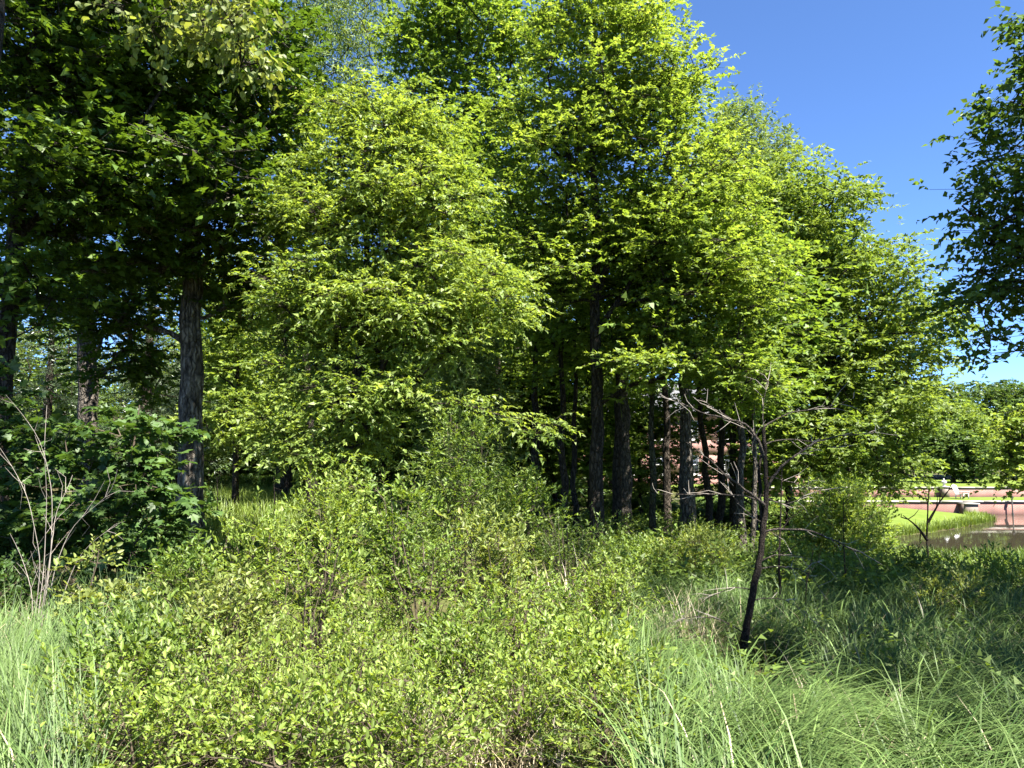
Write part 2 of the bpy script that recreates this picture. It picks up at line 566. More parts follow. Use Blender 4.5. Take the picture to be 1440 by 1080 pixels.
lawn = clip_sheet("lawn", lx, ly, 0.012, LAWN, lambda X, Y: pond_dist(X, Y) > 0.25)
tag(lawn, "sunlit mown grass bank running out into the pond", kind="structure")
terrace = clip_sheet("terrace_lawn", np.arange(14, 80.1, 1.0), np.array([56.0, 57, 58.5, 60.3]), 0.012, LAWN, lambda X, Y: X > 0)
tag(terrace, "narrow strip of mown terrace lawn between the two brick walls", kind="structure")
upper = clip_sheet("upper_lawn", np.arange(-10, 80.1, 1.0), np.array([61.0, 64, 68, 73, 80]), 0.012, LAWN, lambda X, Y: X > -90)
tag(upper, "mown lawn above the upper brick wall", kind="structure")


def water_material():
    m, n, l, out = new_mat("pond_water")
    tc = n.new("ShaderNodeTexCoord")
    mp = n.new("ShaderNodeMapping"); mp.inputs["Scale"].default_value = (1, 0.5, 1)
    l.new(tc.outputs["Object"], mp.inputs[0])
    no = n.new("ShaderNodeTexNoise"); no.inputs["Scale"].default_value = 2.2; no.inputs["Detail"].default_value = 3
    l.new(mp.outputs[0], no.inputs[0])
    b = n.new("ShaderNodeBump"); b.inputs["Strength"].default_value = 0.05; b.inputs["Distance"].default_value = 0.03
    l.new(no.outputs[0], b.inputs["Height"])
    p = n.new("ShaderNodeBsdfPrincipled")
    p.inputs["Base Color"].default_value = (0.040, 0.034, 0.022, 1)
    p.inputs["Roughness"].default_value = 0.03
    p.inputs["IOR"].default_value = 1.4
    l.new(b.outputs[0], p.inputs["Normal"])
    l.new(p.outputs[0], out.inputs[0])
    return m


pond = sheet("pond", np.linspace(8, 80, 20), np.linspace(29, 55.5, 12), lambda X, Y: X * 0, water_material())
# keep only cells that touch the basin so that no water lies inside the banks
tag(pond, "still brown-green pond reflecting the brick wall", kind="structure")


# ------------------------------------------------------------------ plant growth
def grow(stems, att, step=0.6, rise=0.25, bow=0.10, jit=0.05, bole=0.0, rng=None, tip_r=0.012, power=0.44):
    cap = 12000
    pos = np.zeros((cap, 3)); par = np.full(cap, -1); rad0 = np.zeros(cap); elig = np.zeros(cap, bool); trunk = np.zeros(cap, bool)
    n = 0
    z0 = stems[0][0][0][2]
    for pts, r0, r1 in stems:
        pts = np.asarray(pts, float)
        seg = np.linalg.norm(np.diff(pts, axis=0), axis=1)
        cum = np.concatenate([[0], np.cumsum(seg)])
        m = max(3, int(cum[-1] / step) + 1)
        s = np.linspace(0, cum[-1], m)
        P = np.stack([np.interp(s, cum, pts[:, k]) for k in range(3)], 1)
        if m > 4:
            for _ in range(2):
                P[1:-1] = 0.25 * P[:-2] + 0.5 * P[1:-1] + 0.25 * P[2:]
        P[1:] += rng.normal(0, jit * 0.35, (m - 1, 3)) * [1, 1, 0.2]
        prev = -1
        if n > 0:
            prev = int(np.argmin(np.linalg.norm(pos[:n] - P[0], axis=1)))
        for k in range(m):
            pos[n] = P[k]; par[n] = prev
            rad0[n] = r0 + (r1 - r0) * (s[k] / max(cum[-1], 1e-6)) ** 0.9
            elig[n] = (P[k][2] - z0) > bole
            trunk[n] = True
            prev = n; n += 1
    nt = n
    if len(att):
        dt = np.min(np.linalg.norm(att[:, None, :] - pos[None, :nt, :], axis=2), axis=1)
        order = np.argsort(dt)
    else:
        order = []
    ends = []
    for ai in order:
        a = att[ai]
        d = a - pos[:n]
        dist = np.linalg.norm(d, axis=1)
        hor = np.hypot(d[:, 0], d[:, 1])
        cost = dist + 0.9 * np.clip(rise * hor - d[:, 2], 0, None) + np.where(elig[:n], 0, 50)
        i = int(np.argmin(cost))
        k = max(1, int(math.ceil(dist[i] / step)))
        prev = i
        base = pos[i].copy()
        for q in range(1, k + 1):
            t = q / k
            p = base + (a - base) * t
            p[2] += bow * dist[i] * math.sin(math.pi * t) * (0.6 + 0.4 * t)
            if q < k:
                p = p + rng.normal(0, jit, 3)
            if n >= cap - 2: break
            pos[n] = p; par[n] = prev; elig[n] = True
            prev = n; n += 1
        ends.append(prev)
    pos = pos[:n]; par = par[:n]; trunk = trunk[:n]; rad0 = rad0[:n]
    cnt = np.zeros(n)
    cnt[ends] += 1
    for i in range(n - 1, 0, -1):
        if par[i] >= 0: cnt[par[i]] += max(cnt[i], 0.3)
    rad = tip_r * np.maximum(cnt, 0.5) ** power
    rad = np.where(trunk, rad0, rad)
    # a branch is never thicker than 0.75 of where it leaves
    for i in range(1, n):
        if par[i] >= 0 and not trunk[i]:
            rad[i] = min(rad[i], rad[par[i]] * (0.72 if trunk[par[i]] else 1.0))
    return pos, par, rad, trunk, np.array(ends, int)


def chains(pos, par, rad, trunk):
    n = len(pos)
    kids = [[] for _ in range(n)]
    for i in range(n):
        if par[i] >= 0: kids[par[i]].append(i)
    main = np.full(n, -1)
    for i in range(n):
        if kids[i]:
            same = [k for k in kids[i] if trunk[k]] if trunk[i] else kids[i]
            if same:
                main[i] = max(same, key=lambda k: rad[k])
    out = []
    for i in range(n):
        p = par[i]
        if p < 0 or main[p] != i:
            ch = [p] if p >= 0 else []
            c = i
            while c >= 0:
                ch.append(c); c = main[c]
            out.append((ch, bool(trunk[i])))
    return out


def sample_att(ells, n, dmin, rng, shell=0.45, gz_clear=None):
    w = np.array([e[2] * e[1][0] * e[1][1] * e[1][2] for e in ells]) ** 0.8
    w = w / w.sum()
    out = np.zeros((0, 3))
    tries = 0
    while len(out) < n and tries < n * 14:
        k = rng.choice(len(ells), p=w)
        c, r, _ = ells[k]
        v = rng.standard_normal(3); v /= np.linalg.norm(v)
        p = np.asarray(c) + np.asarray(r) * v * rng.random() ** shell
        tries += 1
        if gz_clear is not None and p[2] < gz_clear: continue
        if len(out) and np.min(np.linalg.norm((out - p) * [1, 1, 1.3], axis=1)) < dmin: continue
        out = np.vstack([out, p])
    return out


def EL(px, py, Y, rx, ry, rd, w=1.0):
    c = W(px, py, Y); k = Y / F
    return (c, np.array([rx * k, rd, ry * k]), w)


def fine_leaves(C, Dr, rng, twigs, tlen, nleaf, leaf, spread=0.5, flat=0.4, rc=0.3, droop=0.15, tilt=0.45, up=0.0, pair=True, axis_xy=None, lift=0.35):
    """Twigs fanning from the clump centres C (directions Dr); leaves set along each twig."""
    Nc = len(C)
    T = Nc * twigs
    c = np.repeat(C, twigs, 0); dr = np.repeat(Dr, twigs, 0)
    off = rng.standard_normal((T, 3)) * [rc, rc, rc * flat]
    st = c + off
    d = dr + rng.standard_normal((T, 3)) * [spread * 1.6, spread * 1.6, spread * flat * 1.4] + unit(off) * 0.5
    d[:, 2] += up - droop * 0.5
    d = unit(d)
    L = tlen * rng.uniform(0.6, 1.3, T)
    en = st + d * L[:, None]
    en[:, 2] -= droop * L * 0.6
    f = (np.arange(nleaf)[None, :] + 0.6) / nleaf
    f = np.clip(f + rng.uniform(-0.3, 0.3, (T, nleaf)) / nleaf, 0.03, 1.0)
    P = st[:, None, :] + (en - st)[:, None, :] * f[:, :, None]
    P[:, :, 2] += (droop * L * 0.35)[:, None] * np.sin(np.pi * f)
    side = unit(np.cross(d, np.array([[0, 0, 1.0]])) + 1e-4)
    sg = np.where(np.arange(nleaf) % 2 == 0, 1.0, -1.0)[None, :, None]
    D = d[:, None, :] * 0.55 + side[:, None, :] * sg * (0.9 - 0.6 * f[:, :, None]) + rng.standard_normal((T, nleaf, 3)) * 0.32
    D[:, :, 2] += lift * 0.3 - droop * 1.2
    Nn = np.array([0, 0, 1.0])[None, None, :] + rng.standard_normal((T, nleaf, 3)) * tilt
    P = P.reshape(-1, 3); D = unit(D.reshape(-1, 3)); Nn = unit(Nn.reshape(-1, 3))
    bad = np.abs((D * Nn).sum(1)) > 0.95
    Nn[bad] = unit(Nn[bad] + np.array([0.6, 0.3, 0]))
    ll = leaf * rng.uniform(0.5, 1.4, len(P))
    tint = np.clip(np.repeat(np.repeat(rng.uniform(0, 0.55, Nc), twigs) + rng.uniform(0, 0.3, T), nleaf) + 0.25 * f.ravel() * rng.random(len(P)), 0, 1)
    return (c, st, en), (P, D, Nn, ll, tint)


def plant(name, label, cat, base, stems, ells, n=150, dmin=0.5, seed=1, step=0.6, rise=0.25, bow=0.1, jit=0.05, bole=0.0,
          tip_r=0.012, power=0.44, bark='bark_mid', leafm='maple', leaf=0.1, wr=0.8, shape='kite', twigs=10, tlen=0.5, nleaf=10,
          spread=0.5, flat=0.4, rc=0.3, droop=0.15, tilt=0.45, up=0.0, lift=0.35, twig_tubes=True, sides=10, rough=0.06, group=None,
          foliage='crown', inner=0.25, shell=0.45, single=0, clear=0.15, limbs=8, att=None, trunk_name='trunk', flare=1.35):
    rng = np.random.default_rng(seed)
    base = np.asarray(base, float)
    if att is None:
        att = sample_att(ells, n, dmin, rng, shell, base[2] + clear) if ells else np.zeros((0, 3))
    pos, par, rad, trunk, ends = grow(stems, att, step, rise, bow, jit, bole, rng, tip_r, power)
    root = empty(name, base)
    tag(root, label, cat, group)
    tb = Tubes(); bt = Tubes()
    ch = chains(pos, par, rad, trunk)
    cand = []
    for c, istr in ch:
        P = pos[c]; R = rad[c].copy()
        if istr:
            if par[c[0]] < 0 and flare:
                h = P[:, 2] - P[0, 2]
                R = R * (1 + (flare - 1) * np.exp(-h / (2.2 * R[0] + 0.02)))
            tb.tube(P, R, sides, rng, rough)
        else:
            R[0] = min(R[0], R[1] * 1.15)
            if trunk[c[0]] and len(c) > 3 and R[1] > 0.018:
                cand.append((R[1] * len(c), P, R))
            else:
                bt.tube(P, R, 4 if R[0] < 0.02 else 5)
    cand.sort(key=lambda q: -q[0])
    for k, (_, P, R) in enumerate(cand):
        if k < limbs:
            lt = Tubes(); lt.tube(P, R, 6, rng, 0.03)
            obj("limb", lt.mesh("limb", M[bark], base), root)
        else:
            bt.tube(P, R, 5)
    if len(ends):
        prev = pos[np.maximum(par[ends], 0)]
        C = pos[ends]
        extra = []
        if inner > 0:
            cand_i = np.where(~trunk)[0]
            cand_i = np.setdiff1d(cand_i, ends)
            if len(cand_i):
                extra = rng.choice(cand_i, min(len(cand_i), int(inner * len(ends))), replace=False)
        if len(extra):
            C = np.concatenate([C, pos[extra]]); prev = np.concatenate([prev, pos[np.maximum(par[extra], 0)]])
        Dr = unit(C - prev + 1e-5) * 0.8
        Dr[:, 2] *= 0.5
        (cc, st, en), (P, D, Nn, ll, tint) = fine_leaves(C, Dr, rng, twigs, tlen, nleaf, leaf, spread, flat, rc, droop, tilt, up, lift=lift)
        if twig_tubes:
            bt.batch(cc, st, tip_r * 0.45, tip_r * 0.3)
            if base[1] < 11: bt.batch(st, en, tip_r * 0.3, tip_r * 0.12)
        ok = P[:, 2] > gz(P[:, 0], P[:, 1]) + 0.03
        P, D, Nn, ll, tint = P[ok], D[ok], Nn[ok], ll[ok], tint[ok]
        if single:
            dep = np.linalg.norm(P - np.array([0, 0, EYE]), axis=1)
            px = np.abs(P[:, 0] / np.maximum(P[:, 1], 0.1))
            py = (P[:, 2] - EYE) / np.maximum(P[:, 1], 0.1)
            vis = (P[:, 1] > 1) & (px < 0.66) & (py < 0.6)
            # size on screen: leaf length over distance, nearer leaves are also less hidden
            score = np.where(vis, ll / dep ** 1.6, -1)
            pick = np.argsort(-score)[:single]
            pick = pick[score[pick] > 0]
            lm = [basis_leaf_mesh(shape, wr, M[leafm], t) for t in (0.15, 0.4, 0.65, 0.9)]
            from mathutils import Matrix
            for q in pick:
                x = D[q]; y = unit(np.cross(Nn[q], x)); z = np.cross(x, y); s = ll[q]
                p = P[q] - base
                o = obj("leaf", lm[int(rng.integers(4))], root)
                o.matrix_local = Matrix(((x[0] * s, y[0] * s, z[0] * s, p[0]), (x[1] * s, y[1] * s, z[1] * s, p[1]),
                                         (x[2] * s, y[2] * s, z[2] * s, p[2]), (0, 0, 0, 1)))
            keep = np.ones(len(P), bool); keep[pick] = False
            P, D, Nn, ll, tint = P[keep], D[keep], Nn[keep], ll[keep], tint[keep]
        if len(P):
            v, fc, tt = leaf_arrays(P, D, Nn, ll, wr, shape, tint)
            c = obj(foliage, mesh_np(foliage, v - base, fc, M[leafm], tt), root)
            c["kind"] = "stuff"
    me = tb.mesh(trunk_name, M[bark], base)
    if me: obj(trunk_name, me, root)
    me = bt.mesh("branches", M[bark], base)
    if me:
        o = obj("branches", me, root)
        o["kind"] = "stuff"
    return root


def stem_px(lst, Y, r0, r1):
    """A stem through photo pixels at distance Y, rooted in the ground below its first pixel column."""
    x = XP(lst[0][0], Y) if len(lst[0]) < 3 else XP(lst[0][0], lst[0][2])
    pts = []
    for k, q in enumerate(lst):
        yy = q[2] if len(q) > 2 else Y
        p = W(q[0], q[1], yy)
        pts.append(p)
    b = np.array([pts[0][0], pts[0][1], g1(pts[0][0], pts[0][1]) - 0.12])
    if pts[0][2] < b[2] + 0.2: pts = pts[1:]
    return ([b] + pts, r0, r1), b


# ------------------------------------------------------------------ the garden beyond the pond
def box_mesh(name, boxes, mat):
    V = []; Fq = []
    for k, (x0, x1, y0, y1, z0, z1) in enumerate(boxes):
        V += [(x0, y0, z0), (x1, y0, z0), (x1, y1, z0), (x0, y1, z0), (x0, y0, z1), (x1, y0, z1), (x1, y1, z1), (x0, y1, z1)]
        o = k * 8
        Fq += [(o, o + 3, o + 2, o + 1), (o + 4, o + 5, o + 6, o + 7), (o, o + 1, o + 5, o + 4), (o + 1, o + 2, o + 6, o + 5), (o + 2, o + 3, o + 7, o + 6), (o + 3, o, o + 4, o + 7)]
    return mesh_np(name, np.array(V, float), np.array(Fq), mat)


def lathe_mesh(name, prof, mat, sides=16):
    a = np.linspace(0, 2 * np.pi, sides, endpoint=False)
    V = np.array([[r * np.cos(t), r * np.sin(t), z] for r, z in prof for t in a])
    Fq = []
    for i in range(len(prof) - 1):
        for j in range(sides):
            Fq.append((i * sides + j, i * sides + (j + 1) % sides, (i + 1) * sides + (j + 1) % sides, (i + 1) * sides + j))
    return mesh_np(name, V, np.array(Fq), mat, smooth=True)


lw = empty("pond_wall", (46, 55.4, 0))
tag(lw, "low red brick pond wall with pale coping at the water's edge", "wall")
obj("brickwork", box_mesh("brickwork", [(-29, 30, -0.15, 0.15, -0.8, 0.86)], M['brick']), lw)
for k in range(40):
    x = -29 + k * 1.5
    obj("coping_stone", box_mesh("coping_stone", [(x + 0.006, x + 1.494, -0.22, 0.22, 0.862, 0.97)], M['stone']), lw)
uw = empty("terrace_wall", (30, 60.5, 0.9))
tag(uw, "upper red brick terrace wall with pale coping behind the strip of lawn", "wall")
obj("brickwork", box_mesh("brickwork", [(-12, 26, -0.15, 0.15, -0.4, 0.74)], M['brick']), uw)
for k in range(25):
    x = -12 + k * 1.5
    obj("coping_stone", box_mesh("coping_stone", [(x + 0.006, x + 1.494, -0.21, 0.21, 0.742, 0.83)], M['stone']), uw)
def pier(px, Y, z0, w, h, label, mat):
    x = XP(px, Y)
    r = empty("stone_pier", (x, Y, z0))
    tag(r, label, "pier")
    obj("shaft", box_mesh("shaft", [(-w / 2, w / 2, -w / 2, w / 2, 0, h)], M[mat]), r)
    obj("cap", box_mesh("cap", [(-w * 0.6, w * 0.6, -w * 0.6, w * 0.6, h + 0.002, h + 0.09)], M['stone']), r)
    return x, h + 0.092 + z0


px_, pz_ = pier(1329, 60.0, 0.93, 0.5, 0.78, "brown stone pier carrying the white urn beside the terrace wall", 'brown_stone')
ur = obj("garden_urn", lathe_mesh("garden_urn", [(0.001, 0), (0.2, 0), (0.2, 0.05), (0.09, 0.09), (0.07, 0.17), (0.13, 0.22), (0.26, 0.34), (0.30, 0.46), (0.24, 0.54), (0.12, 0.60), (0.07, 0.67), (0.09, 0.72), (0.03, 0.80), (0.001, 0.81)], M['white']))
ur.location = (px_, 60.0, pz_); ur.scale = (0.7, 0.7, 0.75)
tag(ur, "white lidded garden urn standing on a pier above the pond", "urn")
pier(1362, 54.75, -0.3, 0.85, 1.06, "squat brown stone pier at the bend of the pond wall", 'brown_stone')
# white reclining garden chair on the terrace
wc = empty("garden_chair", (XP(1353, 58.0), 58.0, 0.965))
wc.rotation_euler = (0, 0, math.radians(22)); wc.scale = (0.9, 0.9, 0.9)
tag(wc, "white slatted garden chair with tall reclined back on the terrace", "chair")
for s in (-0.28, 0.28):
    obj("leg", box_mesh("leg", [(s - 0.03, s + 0.03, -0.42, -0.36, 0, 0.42)], M['white']), wc)
    obj("leg", box_mesh("leg", [(s - 0.03, s + 0.03, 0.30, 0.36, 0, 0.30)], M['white']), wc)
    obj("armrest", box_mesh("armrest", [(s * 1.15 - 0.06, s * 1.15 + 0.06, -0.46, 0.4, 0.56, 0.59)], M['white']), wc)
    obj("arm_support", box_mesh("arm_support", [(s * 1.15 - 0.02, s * 1.15 + 0.02, -0.42, -0.36, 0.42, 0.558)], M['white']), wc)
for k in range(5):
    y = -0.42 + k * 0.15
    o = obj("seat_slat", box_mesh("seat_slat", [(-0.29, 0.29, 0, 0.135, 0, 0.022)], M['white']), wc)
    o.location = (0, y, 0.42 - 0.03 * k)
for k in range(5):
    o = obj("back_slat", box_mesh("back_slat", [(-0.052, 0.052, 0, 0.022, 0, 0.86 + 0.05 * (2 - abs(k - 2)))], M['white']), wc)
    o.location = (-0.23 + 0.115 * k, 0.32, 0.29); o.rotation_euler = (math.radians(-24), 0, 0)
# thin dark lamp post by the wall
lp = empty("bollard_light", (XP(1424, 54.9), 54.95, 0))
tag(lp, "thin dark bollard standing in the water against the pond wall", "bollard")
obj("post", lathe_mesh("post", [(0.07, -0.6), (0.07, 0.1), (0.045, 0.14), (0.045, 1.15), (0.001, 1.15)], M['iron'], 10), lp)
obj("cap", lathe_mesh("cap", [(0.05, 1.152), (0.11, 1.17), (0.10, 1.30), (0.02, 1.36), (0.001, 1.365)], M['iron'], 10), lp)

# red brick house behind the wood
hs = empty("brick_house", (15.5, 67, 1.5))
hs.rotation_euler = (0, 0, math.radians(3))
tag(hs, "red brick house with white windows glimpsed between the trunks", "house")
wins = [(x, z) for z in (1.0, 4.0) for x in (-8.2, -5.4, -2.6, 0.2, 3.0, 5.8, 8.4)]
xs_ = sorted({w[0] for w in wins})
boxes = []
# wall bands with real window openings 1.1 wide, 1.7 tall
def wall_boxes():
    b = []
    zs = [(-0.4, 1.0, False), (1.0, 2.7, True), (2.7, 4.0, False), (4.0, 5.7, True), (5.7, 6.4, False)]
    for z0, z1, op in zs:
        if not op:
            b.append((-10, 10, 0, 0.3, z0, z1))
        else:
            e = [-10] + [q for x in xs_ for q in (x - 0.55, x + 0.55)] + [10]
            for k in range(0, len(e), 2):
                b.append((e[k], e[k + 1], 0, 0.3, z0, z1))
    b.append((-10, -9.7, 0.3, 8, -0.4, 6.4)); b.append((9.7, 10, 0.3, 8, -0.4, 6.4)); b.append((-9.7, 9.7, 7.7, 8, -0.4, 6.4))
    return b
obj("wall", box_mesh("wall", wall_boxes(), M['brick']), hs)
RV = np.array([(-10.5, -0.5, 6.3), (10.5, -0.5, 6.3), (10.5, 8.5, 6.3), (-10.5, 8.5, 6.3), (-8, 4, 9.3), (8, 4, 9.3)], float)
rm = bpy.data.meshes.new("roof"); rm.from_pydata([tuple(v) for v in RV], [], [(0, 1, 5, 4), (1, 2, 5), (2, 3, 4, 5), (3, 0, 4), (3, 2, 1, 0)]); rm.materials.append(M['slate'])
rf = obj("roof", rm, hs)
obj("chimney", box_mesh("chimney", [(-4, -3.1, 3.5, 4.4, 8.5, 10.6)], M['brick']), rf)
fm = box_mesh("frame", [(-0.55, -0.45, 0.08, 0.2, 0, 1.7), (0.45, 0.55, 0.08, 0.2, 0, 1.7), (-0.45, 0.45, 0.08, 0.2, 0, 0.1), (-0.45, 0.45, 0.08, 0.2, 1.6, 1.7), (-0.45, 0.45, 0.09, 0.19, 0.82, 0.9), (-0.03, 0.03, 0.1, 0.18, 0.1, 0.82), (-0.03, 0.03, 0.1, 0.18, 0.9, 1.6)], M['white'])
pm = box_mesh("pane", [(-0.45, 0.45, 0.13, 0.145, 0.1, 1.6)], M['glass'])
sm = box_mesh("sill", [(-0.65, 0.65, -0.1, 0.08, -0.09, -0.002)], M['white'])
for x, z in wins:
    w_ = obj("window", fm, hs); w_.location = (x, 0, z)
    obj("pane", pm, w_); obj("sill", sm, w_)

# clipped hedge across the back of the clearing
def leaf_box(name, root, x0, x1, y0, y1, z0, z1, n, leaf, mat, seed, zf=None):
    rng = np.random.default_rng(seed)
    P = np.stack([rng.uniform(x0, x1, n), rng.uniform(y0, y1, n), z0 + (z1 - z0) * rng.random(n) ** 0.8], 1)
    k = rng.integers(0, 3, n)
    P[k == 0, 2] = z1 - np.abs(rng.normal(0, 0.05, (k == 0).sum()))
    P[k == 1, 1] = y0 + np.abs(rng.normal(0, 0.06, (k == 1).sum()))
    D = unit(rng.standard_normal((n, 3)) + [0, -0.4, 0.3]); N = unit(rng.standard_normal((n, 3)) * 0.7 + [0, -0.3, 0.9])
    v, f, t = leaf_arrays(P, D, N, leaf * rng.uniform(0.6, 1.3, n), 0.6, 'kite', rng.random(n))
    o = obj(name, mesh_np(name, v, f, M[mat], t), root); o["kind"] = "stuff"
    return o

hx0, hx1 = XP(296, 40), XP(445, 40)
hd = empty("clipped_hedge", (0, 0, 0))
tag(hd, "low flat-topped clipped hedge closing off the grassy clearing", "hedge")
leaf_box("foliage", hd, hx0, hx1, 40, 41.2, 2.3, 3.05, 9000, 0.11, 'hedge', 5)
ht = Tubes(); hr = np.random.default_rng(6)
for k in range(26):
    x = hr.uniform(hx0 + .1, hx1 - .1); y = hr.uniform(40.3, 40.9)
    ht.tube([(x, y, 2.2), (x + hr.normal(0, .05), y, 2.6), (x + hr.normal(0, .12), y, 2.98)], [0.03, 0.022, 0.01], 4)
obj("stems", ht.mesh("stems", M['twig_brown']), hd)

# ------------------------------------------------------------------ main trees
def gpt(px, Y, dz=-0.1):
    x = XP(px, Y)
    return np.array([x, Y, g1(x, Y) + dz])


def trunk_pts(px, Y, tops):
    """Root under pixel column px, then the given photo pixels (x, y[, Y])."""
    return [gpt(px, Y)] + [W(t[0], t[1], t[2] if len(t) > 2 else Y) for t in tops]


# sugar maple in the middle right
Y = 18.0
b = gpt(836, Y)
plant("maple_tree", "tall bright green maple with a straight dark trunk, crown against the open sky", "tree", b,
      [(trunk_pts(836, Y, [(838, 600), (840, 350), (832, 180), (836, 0), (845, -60)]), 0.19, 0.03),
       (trunk_pts(836, Y, [(838, 420), (880, 300), (905, 180), (915, 90)])[1:], 0.085, 0.02),
       (trunk_pts(836, Y, [(840, 470), (930, 330), (985, 250, 17)])[1:], 0.07, 0.02),
       (trunk_pts(836, Y, [(836, 330), (800, 220), (770, 110)])[1:], 0.075, 0.02)],
      [EL(835, 40, Y, 100, 100, 2.2), EL(835, 190, Y, 160, 130, 2.6), EL(900, 130, Y, 95, 110, 2.4), EL(940, 300, Y, 135, 120, 2.6),
       EL(770, 330, Y, 100, 110, 2.4), EL(1000, 400, 17.5, 105, 75, 2.2), EL(960, 500, 17, 120, 45, 1.8, 1.3), EL(1055, 545, 16.5, 65, 35, 1.2, 1.6),
       EL(880, 420, 19.6, 120, 70, 1.4), EL(845, -60, Y, 60, 50, 1.5), EL(985, 225, Y, 48, 60, 1.6, 1.3), EL(955, 130, Y, 28, 50, 1.2, 1.2), EL(1040, 340, Y, 50, 60, 1.6, 1.2)],
      n=400, dmin=0.40, seed=11, bole=3.2, bark='bark_dark', leafm='maple', leaf=0.088, wr=0.95, shape='tri1', twigs=17, tlen=0.52, nleaf=14,
      flat=0.30, rc=0.26, droop=0.12, tilt=0.42, tip_r=0.011, rise=0.3, shell=0.5)

# yellow-green box elder left of the middle, several stems
Y = 13.0
b = gpt(482, Y)
plant("box_elder_tree", "sunlit yellow-green box elder on several leaning stems left of centre", "tree", b,
      [(trunk_pts(482, Y, [(480, 660), (500, 560), (512, 420), (520, 280), (545, 150)]), 0.12, 0.02),
       (trunk_pts(482, Y, [(482, 640), (472, 480), (474, 330), (480, 240)]), 0.075, 0.015),
       (trunk_pts(482, Y, [(490, 620), (545, 500), (590, 380), (625, 300)])[1:], 0.07, 0.015),
       (trunk_pts(482, Y, [(492, 600), (600, 520), (690, 450)])[1:], 0.05, 0.012)],
      [EL(560, 190, Y, 80, 75, 1.2), EL(500, 170, Y, 50, 50, 0.8), EL(590, 290, Y, 80, 80, 1.5), EL(500, 290, Y, 85, 100, 1.5), EL(620, 390, Y, 100, 60, 1.6),
       EL(695, 425, 12.6, 58, 42, 0.9, 1.2), EL(480, 420, 12.6, 80, 70, 1.4), EL(580, 450, 12.5, 100, 50, 1.4), EL(500, 560, 12.0, 55, 55, 0.8, 1.2),
       EL(420, 430, 12.6, 50, 60, 1.0), EL(640, 490, 12.4, 40, 22, 0.6), EL(420, 300, 13.3, 35, 70, 0.8), EL(515, 610, 12.2, 40, 35, .6), EL(420, 540, 12.3, 45, 45, .7, 1.2), EL(460, 640, 12.0, 45, 28, .6, 1.3), EL(400, 610, 12.2, 40, 35, .6, 1.2), EL(555, 545, 12.0, 35, 30, .5, 1.2), EL(745, 600, 12.2, 30, 12, .3, 1.4)],
      n=370, dmin=0.28, seed=12, bole=0.9, bark='bark_mid', leafm='elder', leaf=0.076, wr=0.60, shape='tri1', twigs=17, tlen=0.38, nleaf=15,
      flat=0.45, rc=0.19, droop=0.28, tilt=0.5, tip_r=0.009, rise=0.5, shell=0.5, step=0.45)

# tall tree behind
Y = 25.0
b = gpt(672, Y)
plant("tall_maple_tree", "tall mid-green maple behind, topping out between the box elder and the bright maple", "tree", b,
      [(trunk_pts(672, Y, [(668, 400), (664, 250), (655, 120), (640, 0)]), 0.26, 0.04),
       (trunk_pts(672, Y, [(666, 330), (700, 200), (720, 80)])[1:], 0.11, 0.03),
       (trunk_pts(672, Y, [(664, 260), (610, 150), (585, 60)])[1:], 0.11, 0.03)],
      [EL(650, 50, Y, 100, 70, 2.6), EL(600, 60, Y, 55, 55, 2.0), EL(720, 60, Y, 60, 55, 2.2), EL(610, 150, Y, 70, 70, 2.4), EL(700, 180, Y, 75, 80, 2.4), EL(640, 240, Y, 70, 80, 2.6),
       EL(690, 320, Y, 70, 80, 2.6), EL(640, -10, Y, 60, 40, 2)],
      n=230, dmin=0.6, seed=13, twig_tubes=False, bole=4, bark='bark_dark', leafm='tall', leaf=0.125, wr=0.9, shape='tri1', twigs=16, tlen=0.6, nleaf=13, flat=0.35, rc=0.36, tip_r=0.013)

# pale feathery tree top left of the middle
Y = 31.0
b = gpt(400, Y)
plant("willow_tree", "pale feathery willow-like tree showing blue sky through its thin drooping leaves", "tree", b,
      [(trunk_pts(400, Y, [(395, 400), (400, 200), (420, 60), (440, -60)]), 0.30, 0.06),
       (trunk_pts(400, Y, [(405, 160), (445, 132), (490, 126), (530, 100)])[1:], 0.10, 0.03)],
      [EL(470, 40, Y, 65, 70, 2.4), EL(530, 30, Y, 40, 45, 2.0), EL(440, 110, Y, 50, 60, 2.2), EL(500, 100, Y, 45, 45, 1.8), EL(420, 240, Y, 40, 70, 2.2), EL(450, -40, Y, 80, 50, 2.6)],
      n=120, dmin=0.85, seed=14, twig_tubes=False, bole=5, bark='bark_dark', leafm='willow', leaf=0.21, wr=0.28, shape='tri1', twigs=14, tlen=1.0, nleaf=11, flat=0.8, rc=0.42, droop=0.55, tip_r=0.016, tilt=0.8)

